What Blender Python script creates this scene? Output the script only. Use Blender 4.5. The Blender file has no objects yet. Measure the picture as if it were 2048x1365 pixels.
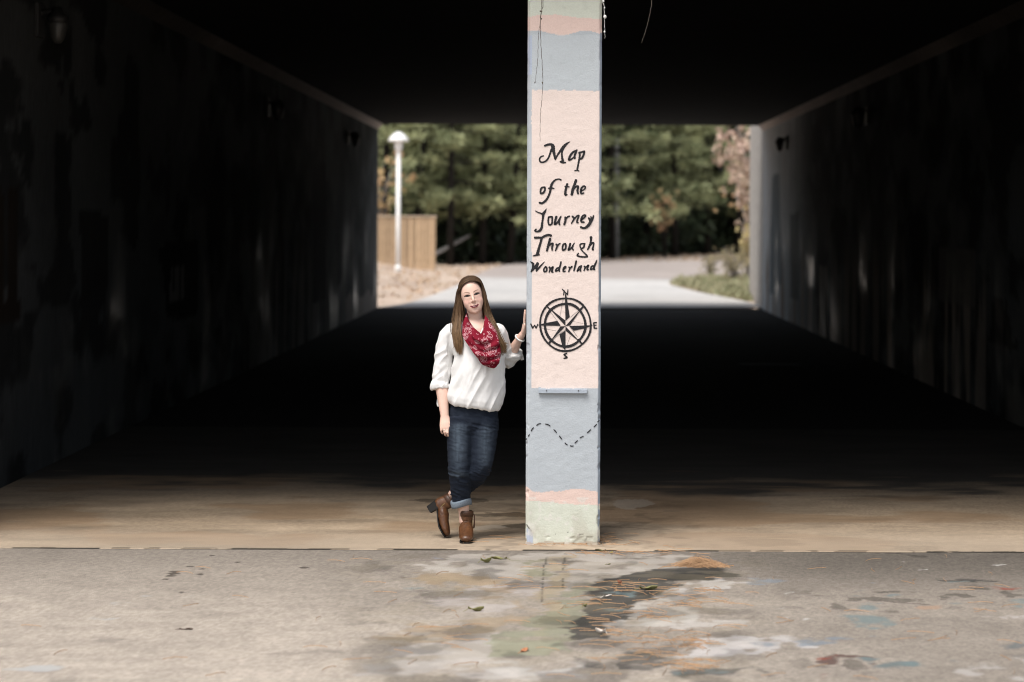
import bpy, bmesh, math, random
import numpy as np
from mathutils import Vector, Matrix
random.seed(7)
rng = np.random.default_rng(7)
R = math.radians
scene = bpy.context.scene
col = scene.collection

# ------------------------------------------------------------------ camera
CAM_H = 2.08
LENS, SENSOR, W0 = 85.0, 36.0, 2048.0
FPX = LENS / SENSOR * W0
PX, PY = 1125.0, 438.0                      # where the straight-ahead line meets the photograph
ROLL = R(0.25)
cam = bpy.data.cameras.new('camera')
cam.lens = LENS; cam.sensor_width = SENSOR; cam.sensor_fit = 'HORIZONTAL'
cam.shift_x = -(PX - 1024.0) / W0
cam.shift_y = -(682.5 - PY) / W0
cam.clip_start = 0.1; cam.clip_end = 2000
cam.dof.use_dof = True; cam.dof.focus_distance = 15.5; cam.dof.aperture_fstop = 2.1
camo = bpy.data.objects.new('camera', cam); col.objects.link(camo)
camo.location = (0, 0, CAM_H); camo.rotation_euler = (R(90), -ROLL, 0)
scene.camera = camo

# ------------------------------------------------------------------ light
SUN_EL, SUN_AZ = R(61), R(30)               # light comes from behind the camera, from the left
world = bpy.data.worlds.new('World'); scene.world = world; world.use_nodes = True
wn = world.node_tree.nodes; wl = world.node_tree.links
bg = wn['Background']
sky = wn.new('ShaderNodeTexSky'); sky.sky_type = 'NISHITA'; sky.sun_disc = False
sky.sun_elevation = SUN_EL
sky.sun_rotation = R(180) + SUN_AZ
sky.air_density = 1.0; sky.dust_density = 3.0; sky.ozone_density = 1.0
hs = wn.new('ShaderNodeHueSaturation'); hs.inputs['Saturation'].default_value = 0.45
wl.new(sky.outputs['Color'], hs.inputs['Color']); wl.new(hs.outputs['Color'], bg.inputs['Color'])
bg.inputs['Strength'].default_value = 0.085
sun = bpy.data.lights.new('sun', 'SUN'); sun.energy = 1.5; sun.angle = R(28); sun.color = (1.0, 0.965, 0.92)
suno = bpy.data.objects.new('sun', sun); col.objects.link(suno)
ldir = Vector((math.sin(SUN_AZ) * math.cos(SUN_EL), math.cos(SUN_AZ) * math.cos(SUN_EL), -math.sin(SUN_EL)))
suno.rotation_euler = ldir.to_track_quat('-Z', 'Y').to_euler()
suno.location = (-8, -4, 14)
vs = scene.view_settings
vs.view_transform = 'Standard'; vs.look = 'None'; vs.gamma = 1.0; vs.use_curve_mapping = False
vs.exposure = 1.25
try:
    scene.cycles.use_denoising = True; scene.cycles.filter_width = 1.1
    scene.cycles.max_bounces = 6; scene.cycles.diffuse_bounces = 3
except Exception: pass

# ------------------------------------------------------------------ helpers
def unroll(px, py):
    dx, dy = px - PX, py - PY
    c, s = math.cos(ROLL), math.sin(ROLL)
    return dx * c + dy * s, -dx * s + dy * c
def pix(px, py, Y):                         # a point of the place at depth Y
    u, v = unroll(px, py)
    return Vector((u * Y / FPX, Y, CAM_H - v * Y / FPX))
def gpix(px, py, z=0.0):                    # a point on the ground
    u, v = unroll(px, py)
    Y = (CAM_H - z) * FPX / v
    return Vector((u * Y / FPX, Y, z))

def _h(ix, iy, iz, seed):
    h = (ix.astype(np.int64) * 374761393 + iy.astype(np.int64) * 668265263 + iz.astype(np.int64) * 1440662683 + seed * 974634777) & 0xFFFFFFFF
    h = ((h ^ (h >> 13)) * 1274126177) & 0xFFFFFFFF
    h = ((h ^ (h >> 16)) * 2246822519) & 0xFFFFFFFF
    return ((h ^ (h >> 15)) & 0xFFFFFF) / float(0xFFFFFF)
def vnoise(P, seed=0):
    P = np.asarray(P, float); f = np.floor(P); t = P - f; t = t * t * (3 - 2 * t)
    i = f.astype(np.int64); r = 0
    for dx in (0, 1):
        for dy in (0, 1):
            for dz in (0, 1):
                w = (t[:, 0] if dx else 1 - t[:, 0]) * (t[:, 1] if dy else 1 - t[:, 1]) * (t[:, 2] if dz else 1 - t[:, 2])
                r = r + w * _h(i[:, 0] + dx, i[:, 1] + dy, i[:, 2] + dz, seed)
    return r
def fbm(P, octv=4, seed=0):                 # 0..1, mean about .5
    P = np.asarray(P, float); a, s, n = 1.0, 0.0, 0
    for k in range(octv):
        s = s + a * vnoise(P * (2 ** k) + 17.3 * k, seed + k); n += a; a *= .5
    return s / n
def sstep(a, b, x):
    t = np.clip((x - a) / (b - a), 0, 1); return t * t * (3 - 2 * t)

def newmat(name):
    m = bpy.data.materials.new(name); m.use_nodes = True
    nt = m.node_tree; return m, nt.nodes, nt.links, nt.nodes['Principled BSDF']
def _noise(n, l, vec, scale, detail=4, rough=.55):
    t = n.new('ShaderNodeTexNoise'); t.inputs['Scale'].default_value = scale
    t.inputs['Detail'].default_value = detail; t.inputs['Roughness'].default_value = rough
    l.new(vec, t.inputs['Vector']); return t.outputs['Fac']
def _vec(n, l, stretch=(1, 1, 1)):
    tc = n.new('ShaderNodeTexCoord'); mp = n.new('ShaderNodeMapping'); mp.inputs['Scale'].default_value = stretch
    l.new(tc.outputs['Object'], mp.inputs['Vector']); return mp.outputs['Vector']
def _range(n, l, fac, a, b, lo=.25, hi=.75):
    r = n.new('ShaderNodeMapRange'); r.inputs['From Min'].default_value = lo; r.inputs['From Max'].default_value = hi
    r.inputs['To Min'].default_value = a; r.inputs['To Max'].default_value = b
    l.new(fac, r.inputs['Value']); return r.outputs['Result']
def _mul(n, l, c, f):
    m = n.new('ShaderNodeMix'); m.data_type = 'RGBA'; m.blend_type = 'MULTIPLY'; m.inputs['Factor'].default_value = 1
    l.new(c, m.inputs['A']); l.new(f, m.inputs['B']); return m.outputs['Result']
def _mixc(n, l, f, a, b):
    m = n.new('ShaderNodeMix'); m.data_type = 'RGBA'
    l.new(f, m.inputs['Factor'])
    for s, v in (('A', a), ('B', b)):
        if isinstance(v, tuple): m.inputs[s].default_value = (*v, 1)
        else: l.new(v, m.inputs[s])
    return m.outputs['Result']
def mat(name, c, rough=.7, var=.15, scale=6, bump=.15, bscale=60, spec=.3, c2=None, stretch=(1, 1, 1), attr=None, sss=0, metal=0, bdist=.01):
    m, n, l, b = newmat(name)
    v = _vec(n, l, stretch)
    f = _noise(n, l, v, scale)
    if attr:
        a = n.new('ShaderNodeAttribute'); a.attribute_name = attr; base = a.outputs['Color']
    elif c2:
        base = _mixc(n, l, _range(n, l, f, 0, 1), c, c2)
    else:
        rg = n.new('ShaderNodeRGB'); rg.outputs[0].default_value = (*c, 1); base = rg.outputs[0]
    if var:
        f2 = _noise(n, l, v, scale * 3.7)
        base = _mul(n, l, base, _range(n, l, f2, 1 - var, 1 + var))
    l.new(base, b.inputs['Base Color'])
    b.inputs['Roughness'].default_value = rough; b.inputs['Specular IOR Level'].default_value = spec
    b.inputs['Metallic'].default_value = metal
    if sss:
        b.inputs['Subsurface Weight'].default_value = sss; b.inputs['Subsurface Radius'].default_value = (.012, .005, .003)
        b.inputs['Subsurface Scale'].default_value = 1.0
    if bump:
        bn = n.new('ShaderNodeBump'); bn.inputs['Strength'].default_value = bump; bn.inputs['Distance'].default_value = bdist
        l.new(_noise(n, l, v, bscale, 5), bn.inputs['Height']); l.new(bn.outputs['Normal'], b.inputs['Normal'])
    return m

def link(name, me, m=None, parent=None, loc=None):
    o = bpy.data.objects.new(name, me); col.objects.link(o)
    if m is not None and len(me.materials) == 0: me.materials.append(m)
    if parent is not None: o.parent = parent
    if loc is not None: o.location = loc
    return o
def tag(o, label=None, cat=None, group=None, kind=None):
    if label: o['label'] = label
    if cat: o['category'] = cat
    if group: o['group'] = group
    if kind: o['kind'] = kind
    return o
def empty(name, loc, label, cat, group=None, rz=0):
    o = bpy.data.objects.new(name, None); col.objects.link(o); o.location = loc; o.rotation_euler = (0, 0, rz)
    return tag(o, label, cat, group)
def pydata(name, V, F, smooth=False):
    me = bpy.data.meshes.new(name); me.from_pydata([tuple(v) for v in V], [], [tuple(f) for f in F]); me.update()
    if smooth: me.shade_smooth()
    return me
def bm_mesh(name, bm, smooth=False):
    bmesh.ops.recalc_face_normals(bm, faces=bm.faces[:])
    me = bpy.data.meshes.new(name); bm.to_mesh(me); bm.free()
    if smooth: me.shade_smooth()
    return me
def box(bm, x0, x1, y0, y1, z0, z1, bev=0):
    r = bmesh.ops.create_cube(bm, size=1)
    for v in r['verts']:
        v.co = Vector((x0 + (v.co.x + .5) * (x1 - x0), y0 + (v.co.y + .5) * (y1 - y0), z0 + (v.co.z + .5) * (z1 - z0)))
    if bev:
        es = list({e for v in r['verts'] for e in v.link_edges})
        bmesh.ops.bevel(bm, geom=es, offset=bev, segments=2, affect='EDGES', profile=.5)
def box_mesh(name, x0, x1, y0, y1, z0, z1, bev=0):
    bm = bmesh.new(); box(bm, x0, x1, y0, y1, z0, z1, bev); return bm_mesh(name, bm)
def tube(bm, pts, rad, hint=(0, -1, 0), n=16, dome=True):
    """closed tapered tube; rad items r or (ru, rv), ru along the side axis, rv along the hint"""
    pts = [Vector(p) for p in pts]; rings = []; hint = Vector(hint)
    def ring(c, t, ru, rv):
        v = hint - t * hint.dot(t)
        if v.length < 1e-4: v = Vector((1, 0, 0)) - t * t.x
        v.normalize(); u = t.cross(v)
        return [bm.verts.new(c + u * (ru * math.cos(a)) + v * (rv * math.sin(a))) for a in [2 * math.pi * k / n for k in range(n)]]
    N = len(pts)
    for i in range(N):
        t = (pts[min(i + 1, N - 1)] - pts[max(i - 1, 0)]).normalized()
        ru, rv = rad[i] if isinstance(rad[i], tuple) else (rad[i], rad[i])
        if i == 0 and dome:
            m = min(ru, rv)
            rings.append(ring(pts[0] - t * m * .8, t, ru * .45, rv * .45)); rings.append(ring(pts[0] - t * m * .45, t, ru * .8, rv * .8))
        rings.append(ring(pts[i], t, ru, rv))
        if i == N - 1 and dome:
            m = min(ru, rv)
            rings.append(ring(pts[i] + t * m * .45, t, ru * .8, rv * .8)); rings.append(ring(pts[i] + t * m * .8, t, ru * .45, rv * .45))
    for a, b in zip(rings, rings[1:]):
        for k in range(n): bm.faces.new((a[k], a[(k + 1) % n], b[(k + 1) % n], b[k]))
    bm.faces.new(rings[0][::-1]); bm.faces.new(rings[-1])
def ball(bm, c, rx, ry, rz, M=None, seg=20):
    r = bmesh.ops.create_uvsphere(bm, u_segments=seg, v_segments=seg // 2 + 2, radius=1)
    for v in r['verts']:
        p = Vector((v.co.x * rx, v.co.y * ry, v.co.z * rz))
        if M is not None: p = M @ p
        v.co = p + Vector(c)
def catmull(pts, k=8):
    P = [np.array(p, float) for p in pts]
    if len(P) < 2: return P
    P = [2 * P[0] - P[1]] + P + [2 * P[-1] - P[-2]]; out = []
    for i in range(1, len(P) - 2):
        for j in range(k):
            t = j / k
            out.append(.5 * (2 * P[i] + (P[i + 1] - P[i - 1]) * t + (2 * P[i - 1] - 5 * P[i] + 4 * P[i + 1] - P[i + 2]) * t * t + (3 * P[i] - P[i - 1] - 3 * P[i + 1] + P[i + 2]) * t ** 3))
    out.append(P[-2]); return out
def fuse(bm, voxel, smooth=4, fac=.5):
    """one continuous skin round all shapes in bm"""
    bmesh.ops.recalc_face_normals(bm, faces=bm.faces[:])
    me = bpy.data.meshes.new('tmp'); bm.to_mesh(me); bm.free()
    o = bpy.data.objects.new('tmp', me); col.objects.link(o)
    md = o.modifiers.new('r', 'REMESH'); md.mode = 'VOXEL'; md.voxel_size = voxel; md.adaptivity = 0
    if smooth:
        s = o.modifiers.new('s', 'SMOOTH'); s.iterations = smooth; s.factor = fac
    dg = bpy.context.evaluated_depsgraph_get(); dg.update()
    res = bpy.data.meshes.new_from_object(o.evaluated_get(dg))
    bpy.data.objects.remove(o); bpy.data.meshes.remove(me)
    return res
def mco(me):
    a = np.empty(len(me.vertices) * 3); me.vertices.foreach_get('co', a); return a.reshape(-1, 3)
def mno(me):
    a = np.empty(len(me.vertices) * 3); me.vertices.foreach_get('normal', a); return a.reshape(-1, 3)
def setco(me, P):
    me.vertices.foreach_set('co', np.ascontiguousarray(P, dtype=np.float32).ravel()); me.update()
def setcol(me, C, name='Col'):
    a = me.color_attributes.new(name, 'FLOAT_COLOR', 'POINT')
    C4 = np.ones((len(C), 4), np.float32); C4[:, :3] = C
    a.data.foreach_set('color', C4.ravel())
def grid(name, xs, ys, fn, smooth=True):
    """sheet; fn(X, Y) -> (n,3) positions"""
    X, Y = np.meshgrid(xs, ys); nx, ny = len(xs), len(ys)
    P = fn(X.ravel(), Y.ravel())
    i = np.arange(nx * ny).reshape(ny, nx)
    F = np.stack([i[:-1, :-1], i[:-1, 1:], i[1:, 1:], i[1:, :-1]], -1).reshape(-1, 4)
    me = bpy.data.meshes.new(name)
    me.vertices.add(len(P)); me.vertices.foreach_set('co', P.astype(np.float32).ravel())
    me.loops.add(F.size); me.loops.foreach_set('vertex_index', F.ravel().astype(np.int32))
    me.polygons.add(len(F)); me.polygons.foreach_set('loop_start', np.arange(0, F.size, 4, dtype=np.int32))
    me.update(calc_edges=True); me.validate()
    if smooth: me.shade_smooth()
    return me
def inpoly(px, py, poly):
    r = np.zeros(len(px), bool); n = len(poly)
    for k in range(n):
        x0, y0 = poly[k]; x1, y1 = poly[(k + 1) % n]
        if y0 == y1: continue
        c = ((y0 > py) != (y1 > py)) & (px < (x1 - x0) * (py - y0) / (y1 - y0) + x0)
        r ^= c
    return r
def copy_tree(o, parent=None):
    c = o.copy(); col.objects.link(c)
    if parent is not None: c.parent = parent
    for ch in list(o.children): copy_tree(ch, c)
    return c
# ------------------------------------------------------------------ the ground
def to_px(P):                                # where ground points fall, to lay the worn paint out from the photograph
    u = P[:, 0] * FPX / P[:, 1]; v = (CAM_H - P[:, 2]) * FPX / P[:, 1]
    c, s = math.cos(ROLL), math.sin(ROLL)
    return u * c - v * s + PX, u * s + v * c + PY
JOINT = 15.19
Y_EXIT = 56.1
XL, XR, HC = -4.29, 4.65, 4.26

GAIN = 1.03
def asphalt_color(P):
    px, py = to_px(P)
    q = P * np.array([1, 1, 0.0])
    base = np.array([.328, .284, .238])
    C = np.tile(base, (len(P), 1))
    big = fbm(q * [.9, .9, 1], 4, 3)
    C *= (0.76 + .48 * big)[:, None]
    med = fbm(q * [5, 8, 1], 4, 11)
    C *= (0.82 + .36 * med)[:, None]
    fine = vnoise(q * [75, 32, 1], 5); C *= (0.84 + .32 * fine)[:, None]; C *= (.89 + .22 * vnoise(q * [170, 60, 1], 6))[:, None]
    # dirt that gathered along the slab joint
    d = sstep(1230 + 60 * (big - .5), 1096, py)
    right = sstep(1250, 1750, px)
    C *= (1 - d * (.34 + .24 * right) * (.7 + .6 * med))[:, None]
    jn = sstep(JOINT - .035, JOINT - .012, P[:, 1]) * sstep(.44, .56, fbm(q * [3.5, 0, 1], 4, 17)); C *= (1 - .8 * jn)[:, None]
    C *= (1 - .12 * right)[:, None]
    C *= (1 + .14 * sstep(900, 500, px))[:, None]
    wx = (fbm(q * [2.6, 3, 1], 4, 21) - .5); wy = (fbm(q * [2.6, 3, 1], 4, 33) - .5)
    fx = (fbm(q * [13, 15, 1], 3, 41) - .5); fy = (fbm(q * [13, 15, 1], 3, 43) - .5)
    X = px + wx * 70 + fx * 60; Y = py + wy * 14 + fy * 9
    wear = fbm(q * [8, 7, 1], 5, 51)
    def paint(poly, c, a=1.0, thr=.0, soft=.14):
        nonlocal C
        m = 0
        for jx, jy in ((0, 0), (4, .8), (-5, .5), (3, -1), (-2, 1)): m = m + inpoly(X + jx + fx * jx * 5, Y + jy + fy * jy * 4, poly) * .2
        m *= a * (sstep(thr, thr + soft, wear) if thr > 0 else 1)
        C = C * (1 - m[:, None]) + np.array(c) * GAIN * (.8 + .4 * wear)[:, None] * m[:, None]
    def z(pts): return [(680 + x / 2.926, 1060 + y / 2.926) for x, y in pts]
    def zr(pts): return [(1350 + x / 2.934, 1060 + y / 2.934) for x, y in pts]
    # bare pale cement showing round the foot of the column
    paint(z([(430, 210), (700, 140), (1500, 140), (2040, 150), (2040, 240), (1750, 240), (1500, 300), (1300, 380), (1180, 380), (1000, 300), (640, 250), (430, 225)]), (.37, .335, .295), .85, .3)
    paint(z([(420, 450), (800, 340), (1180, 300), (1180, 420), (900, 480), (420, 480)]), (.36, .32, .29), .85, .34)
    paint(z([(300, 690), (850, 600), (900, 740), (800, 780), (1300, 790), (1400, 880), (820, 880), (60, 840)]), (.38, .345, .31), .9, .3)
    paint(z([(780, 760), (1380, 770), (1420, 850), (900, 870)]), (.44, .41, .375), .8, .36)
    paint(z([(1830, 390), (2048, 380), (2048, 560), (1600, 580), (1580, 540)]), (.40, .37, .33), .9, .33)
    paint(zr([(0, 300), (420, 280), (440, 300), (200, 350), (0, 420)]), (.42, .39, .36), .85, .36)
    paint(zr([(0, 520), (400, 520), (380, 570), (0, 590)]), (.40, .37, .34), .7, .38)
    paint(zr([(100, 640), (650, 620), (800, 690), (500, 720), (0, 760)]), (.46, .43, .41), .85, .34)
    paint(zr([(1700, 520), (2048, 490), (2048, 560), (1800, 560)]), (.42, .38, .35), .8, .46)
    paint(zr([(1640, 760), (2048, 740), (2048, 895), (1560, 830)]), (.38, .35, .32), .8, .42)
    # tan limbs
    paint(z([(420, 235), (650, 250), (950, 285), (930, 320), (760, 350), (640, 370), (500, 330)]), (.30, .225, .145), .8, .36)
    paint(z([(830, 345), (1000, 345), (980, 410), (830, 420)]), (.27, .205, .14), .8, .38)
    paint(z([(180, 640), (420, 560), (800, 540), (1180, 380), (1185, 430), (1090, 540), (900, 600), (560, 650), (280, 680)]), (.33, .255, .175), .75, .34)
    # the trunk shaped painted strip running towards the viewer
    paint(z([(1215, 160), (1315, 150), (1300, 390), (1250, 640), (1160, 640), (1190, 380)]), (.33, .27, .185), .85, .3)
    # green
    paint(z([(1085, 190), (1200, 170), (1190, 270), (1075, 290)]), (.20, .19, .12), .8, .38)
    paint(z([(1290, 400), (1470, 300), (1480, 390), (1400, 600), (1350, 740), (830, 740), (860, 620), (1100, 520), (1250, 470)]), (.225, .225, .155), .75, .33)
    paint(z([(830, 640), (1340, 640), (1330, 730), (850, 745)]), (.31, .31, .225), .65, .4)
    # the dark curved sweep
    paint(z([(1480, 300), (1800, 235), (2048, 235), (2048, 290), (1850, 380), (1720, 450), (1600, 540), (1560, 620), (1380, 640), (1400, 520), (1480, 390)]), (.058, .054, .047), .93, .10)
    paint(zr([(0, 235), (300, 225), (430, 270), (200, 300), (0, 300)]), (.052, .049, .043), .92, .10)
    paint(z([(1560, 720), (1750, 690), (1980, 770), (1850, 830), (1600, 820)]), (.11, .10, .088), .85, .34)
    paint(z([(1300, 760), (1400, 720), (1500, 800), (1420, 830)]), (.11, .10, .09), .8, .4)
    paint(zr([(200, 820), (520, 815), (620, 860), (380, 880), (0, 870), (0, 830)]), (.10, .093, .083), .85, .38)
    # flecks of old colour
    teal, blue, red, orange, black, white = (.15, .195, .195), (.18, .21, .24), (.24, .06, .04), (.36, .23, .15), (.06, .055, .05), (.56, .54, .5)
    for poly, c, a, t in [
        (z([(1600, 360), (1710, 360), (1700, 390), (1600, 385)]), teal, .8, .42), (z([(1560, 455), (1660, 460), (1650, 485)]), teal, .8, .42),
        (z([(1290, 430), (1370, 435), (1330, 450)]), blue, .7, .4), (z([(500, 160), (560, 155), (540, 170)]), (.25, .3, .42), .7, .4), (z([(590, 320), (680, 330), (640, 370), (590, 365)]), (.18, .2, .2), .6, .42), (z([(380, 340), (430, 340), (420, 360), (385, 360)]), teal, .7, .42),
        (zr([(380, 275), (620, 290), (560, 310), (420, 305)]), blue, .7, .4), (zr([(430, 670), (980, 620), (1180, 630), (900, 670), (600, 690)]), blue, .75, .4),
        (zr([(1050, 350), (1300, 370), (1290, 560), (1050, 600), (1080, 450)]), teal, .75, .53), (zr([(1080, 300), (1200, 305), (1150, 320)]), blue, .7, .45),
        (zr([(1560, 290), (1880, 300), (1870, 316), (1600, 306)]), black, .95, .2), (zr([(1630, 310), (1760, 305), (1720, 326)]), teal, .9, .35), (zr([(1680, 325), (1980, 345), (1960, 358)]), red, .8, .4),
        (zr([(1600, 390), (2048, 380), (2048, 470), (1700, 450), (1350, 450)]), teal, .7, .54), (zr([(1400, 440), (1800, 450), (1780, 480), (1420, 480)]), orange, .6, .47),
        (zr([(830, 740), (1060, 720), (1200, 770), (1150, 820), (900, 800)]), (.10, .06, .05), .9, .44), (zr([(770, 715), (870, 735), (1000, 760), (820, 770)]), red, .7, .5), (zr([(1120, 790), (1150, 800), (1160, 830)]), red, .9, .3),
        (zr([(1060, 745), (1220, 760), (1150, 790)]), teal, .85, .42), (zr([(1170, 800), (1400, 770), (1730, 720), (1740, 755), (1540, 820), (1260, 825)]), (.12, .15, .15), .85, .44), (zr([(1380, 780), (1550, 770), (1500, 815), (1390, 805)]), teal, .8, .4),
        (zr([(1940, 640), (2048, 680), (2048, 760), (1960, 720)]), (.12, .13, .13), .8, .5), (zr([(0, 840), (280, 830), (560, 850), (540, 880), (60, 870)]), teal, .6, .5), (zr([(840, 840), (920, 850), (880, 880)]), (.2, .1, .08), .7, .5),
        ]: paint(poly, c, a, t)
    for x, y, w, h in [(660, 460, 14, 5), (780, 520, 26, 8), (1476, 240, 8, 5), (1940, 214, 26, 6), (1286, 190, 10, 4), (640, 372, 18, 4), (610, 518, 16, 5)]:
        paint(zr([(x - w, y), (x, y - h), (x + w, y), (x, y + h)]), white, .9)
    def zl(x, y): return (x / 2.926, 1080 + y / 2.926)
    for x, y, w, h in [(1020, 187, 34, 5), (1012, 199, 40, 6), (996, 212, 30, 5), (970, 231, 18, 4), (1168, 202, 22, 5), (1785, 163, 34, 5), (1180, 172, 20, 4), (1115, 158, 20, 4), (1385, 132, 18, 4), (1245, 92, 18, 4), (1060, 308, 14, 4)]:
        cx, cy = zl(x, y); w /= 2.926; h /= 2.926
        m = (((px + fx * 10 - cx) / w) ** 2 + ((py + fy * 2 - cy) / h) ** 2) < 1
        C[m] = C[m] * .2 + np.array([.05, .04, .032]) * .8
    pale = (.40, .40, .39)
    for pts, a in [([(660, 350), (780, 370), (720, 395)], .6), ([(780, 320), (890, 318), (800, 335)], .5), ([(540, 470), (670, 455), (600, 480)], .6), ([(1080, 320), (1200, 320), (1130, 345)], .5), ([(60, 760), (420, 710), (600, 730), (640, 760), (300, 770)], .8), ([(830, 205), (960, 200), (900, 215)], .4)]:
        paint([zl(x, y) for x, y in pts], pale, a, .4)
    for pts in ([(560, 575), (720, 560), (700, 600), (600, 600)], [(1520, 655), (2048, 650), (2048, 670), (1540, 668)], [(1700, 735), (2048, 730), (2048, 748)], [(240, 770), (560, 765), (480, 834), (280, 834)]):
        paint([zl(x, y) for x, y in pts], (.20, .175, .15), .45, .35)
    cz = sstep(620, 800, px) * sstep(1620, 1400, px) * sstep(1100, 1130, py)          # grime worn into the old paint
    grm = fbm(q * [4.5, 3.2, 1], 5, 58); C *= (1 - .38 * cz * sstep(.47, .36, grm))[:, None]; C *= (1 + .18 * cz * sstep(.56, .68, grm))[:, None]
    C = C * (1 - .22 * cz[:, None] * sstep(.5, .62, med)[:, None]) + np.array([.24, .20, .13]) * .22 * cz[:, None] * sstep(.5, .62, med)[:, None]
    rz = sstep(1500, 1700, px); C *= (1 - .45 * rz * sstep(.40, .33, wear) * sstep(.5, .6, big))[:, None]
    # cracks either side of the painted strip
    for pts in ([(1215, 160), (1200, 210), (1186, 290), (1178, 420)], [(1322, 140), (1308, 220), (1303, 350)]):
        pp = z(pts)
        for (x0, y0), (x1, y1) in zip(pp, pp[1:]):
            t = np.clip((py - y0) / (y1 - y0), 0, 1); dx = np.abs(px + fx * 8 - (x0 + t * (x1 - x0)))
            m = (py > y0 - 1) & (py < y1 + 1) & (fx > -.12); C *= (1 - .6 * m * np.exp(-(dx / 1.9) ** 2))[:, None]
    return np.clip(C, .02, .72)

def asphalt_pos(X, Y):
    q = np.stack([X, Y, 0 * X], 1)
    z = -.005 + .003 * (fbm(q * [1.2, 1.2, 1], 3, 8) - .5)
    e = JOINT - .004 - .010 * fbm(q * [11, 0, 1], 4, 9)             # ragged broken edge beside the slab
    Y2 = np.where(Y > JOINT - .001, e, Y)
    return np.stack([X, Y2, z], 1)
xs = np.arange(-4.6, 4.61, .0115)
ys = np.concatenate([np.linspace(9.6, JOINT, 290)])
me = grid('asphalt', xs, ys, asphalt_pos)
setcol(me, asphalt_color(mco(me)))
m_asph = mat('worn_asphalt', None, .92, .22, 90, .9, 170, .2, attr='Col', bdist=.012)
tag(link('pavement', me, m_asph), kind='structure')

# wide ground sheet: forest floor with leaf litter, reaches far beyond the trees
def bank_height(X, Y):
    left = sstep(-5.2, -12, X) * sstep(58, 62, Y) * 1.2
    return left
def ground_pos(X, Y):
    q = np.stack([X, Y, 0 * X], 1)
    z = -.10 + np.where(Y > 60, .085 + .05 * (fbm(q * .35, 3, 77) - .5) + bank_height(X, Y) * sstep(60, 64, Y), 0)
    return np.stack([X, Y, z], 1)
gx = np.concatenate([np.linspace(-900, -40, 14), np.arange(-38, 38.1, .5), np.linspace(40, 900, 14)])
gy = np.concatenate([np.linspace(-700, 58, 12), np.arange(60, 165, .75), np.linspace(168, 900, 12)])
me = grid('ground', gx, gy, ground_pos)
P = mco(me)
n1 = fbm(P * [.6, .35, 0], 4, 5); n2 = fbm(P * [2.5, 1.4, 0], 3, 6)
C = np.array([.42, .34, .275]) * (.7 + .6 * n1)[:, None]
g = sstep(.50, .60, n2) * .2
C = C * (1 - g[:, None]) + np.array([.34, .16, .07]) * g[:, None]
setcol(me, C)
m_lit = mat('leaf_litter', None, .95, .5, 5, .8, 12, .1, attr='Col', bdist=.05)
tag(link('ground', me, m_lit), kind='structure')

# front yard beyond the frame
def yard(X, Y): return np.stack([X, Y, -.03 + 0 * X], 1)
me = grid('forecourt', np.linspace(-16, 16, 20), np.linspace(-8, JOINT - .06, 20), yard)
setcol(me, np.tile([.27, .24, .2], (len(me.vertices), 1)))
tag(link('forecourt', me, m_asph), kind='structure')

# concrete apron slab of the underpass with its dark water stains, and the tunnel's shade painted in behind
def slab_pos(X, Y):
    q = np.stack([X, Y, 0 * X], 1)
    z = .003 * (fbm(q * [2, 2, 1], 3, 18) - .5)
    edge = (Y < JOINT + .004)
    Y2 = np.where(edge, Y - .012 * fbm(q * [7, 0, 1], 3, 19), Y)
    z = np.where(Y < JOINT - .002, -.06, z)
    return np.stack([X, Y2, z], 1)
SL_END = 24.0
xs = np.arange(-4.6, 4.72, .0145)
ys = np.concatenate([[JOINT - .003], [JOINT - .0015], np.linspace(JOINT + .001, 17.2, 150), np.linspace(17.22, 20, 70), np.linspace(20.05, SL_END, 50)])
me = grid('apron_slab', xs, ys, slab_pos)
P = mco(me); px, py = to_px(P); q = P * [1, 1, 0]
C = np.tile([.315, .24, .165], (len(P), 1))
big = fbm(q * [.8, 1.2, 1], 4, 61); st = fbm(q * [2.2, 5, 1], 4, 62); fine = vnoise(q * [70, 34, 1], 63); bl = fbm(q * [9, 9, 1], 4, 64)
C *= (.55 + .90 * big)[:, None] * (.58 + .84 * st)[:, None] * (.86 + .28 * fine)[:, None]
br_ = sstep(.48, .62, fbm(q * [1.1, 1.6, 1], 4, 67)) * .65; C = C * (1 - br_[:, None]) + np.array([.255, .165, .095]) * (.7 + .6 * st)[:, None] * br_[:, None]
lite = sstep(1042, 1088, py + 14 * (st - .5)); C = C * (1 - .45 * lite[:, None]) + np.array([.39, .325, .255]) * .45 * lite[:, None]
stain = sstep(.48, .70, bl) * sstep(800, 1000, px) * sstep(1500, 1250, px); C *= (1 - .30 * stain)[:, None]
stain = sstep(.50, .66, st) * sstep(1400, 1500, px); C *= (1 - .2 * stain)[:, None]
def ell(cx, cy, rx, ry): return (((px + 30 * (bl - .5) - cx) / rx) ** 2 + ((py + 10 * (bl - .5) - cy) / ry) ** 2) < 1
for e in [(1060, 1052, 60, 6), (900, 1001, 80, 5), (1030, 1030, 90, 4)]: C[ell(*e)] *= .42
for e in [(1265, 1008, 40, 11), (975, 1055, 40, 5)]: C[ell(*e)] = C[ell(*e)] * .4 + np.array([.36, .31, .25]) * .6
edge = (P[:, 1] < JOINT + .03); C[edge & (bl > .52)] *= .55
deep_shade = sstep(18.2, 19.6, P[:, 1] + 2.2 * (st - .5) + 2.0 * (big - .5)); C = C * (1 - deep_shade[:, None]) + np.array([.045, .040, .034]) * (.6 + .8 * st[:, None]) * deep_shade[:, None]  # fades to near black further in: tunnel shade put into the colour
jm = (P[:, 1] < JOINT - .001) & (fbm(q * [2.5, 0, 1], 4, 66) > .49); C[jm] = [.03, .026, .02]
setcol(me, np.clip(C, .01, .6))
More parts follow.
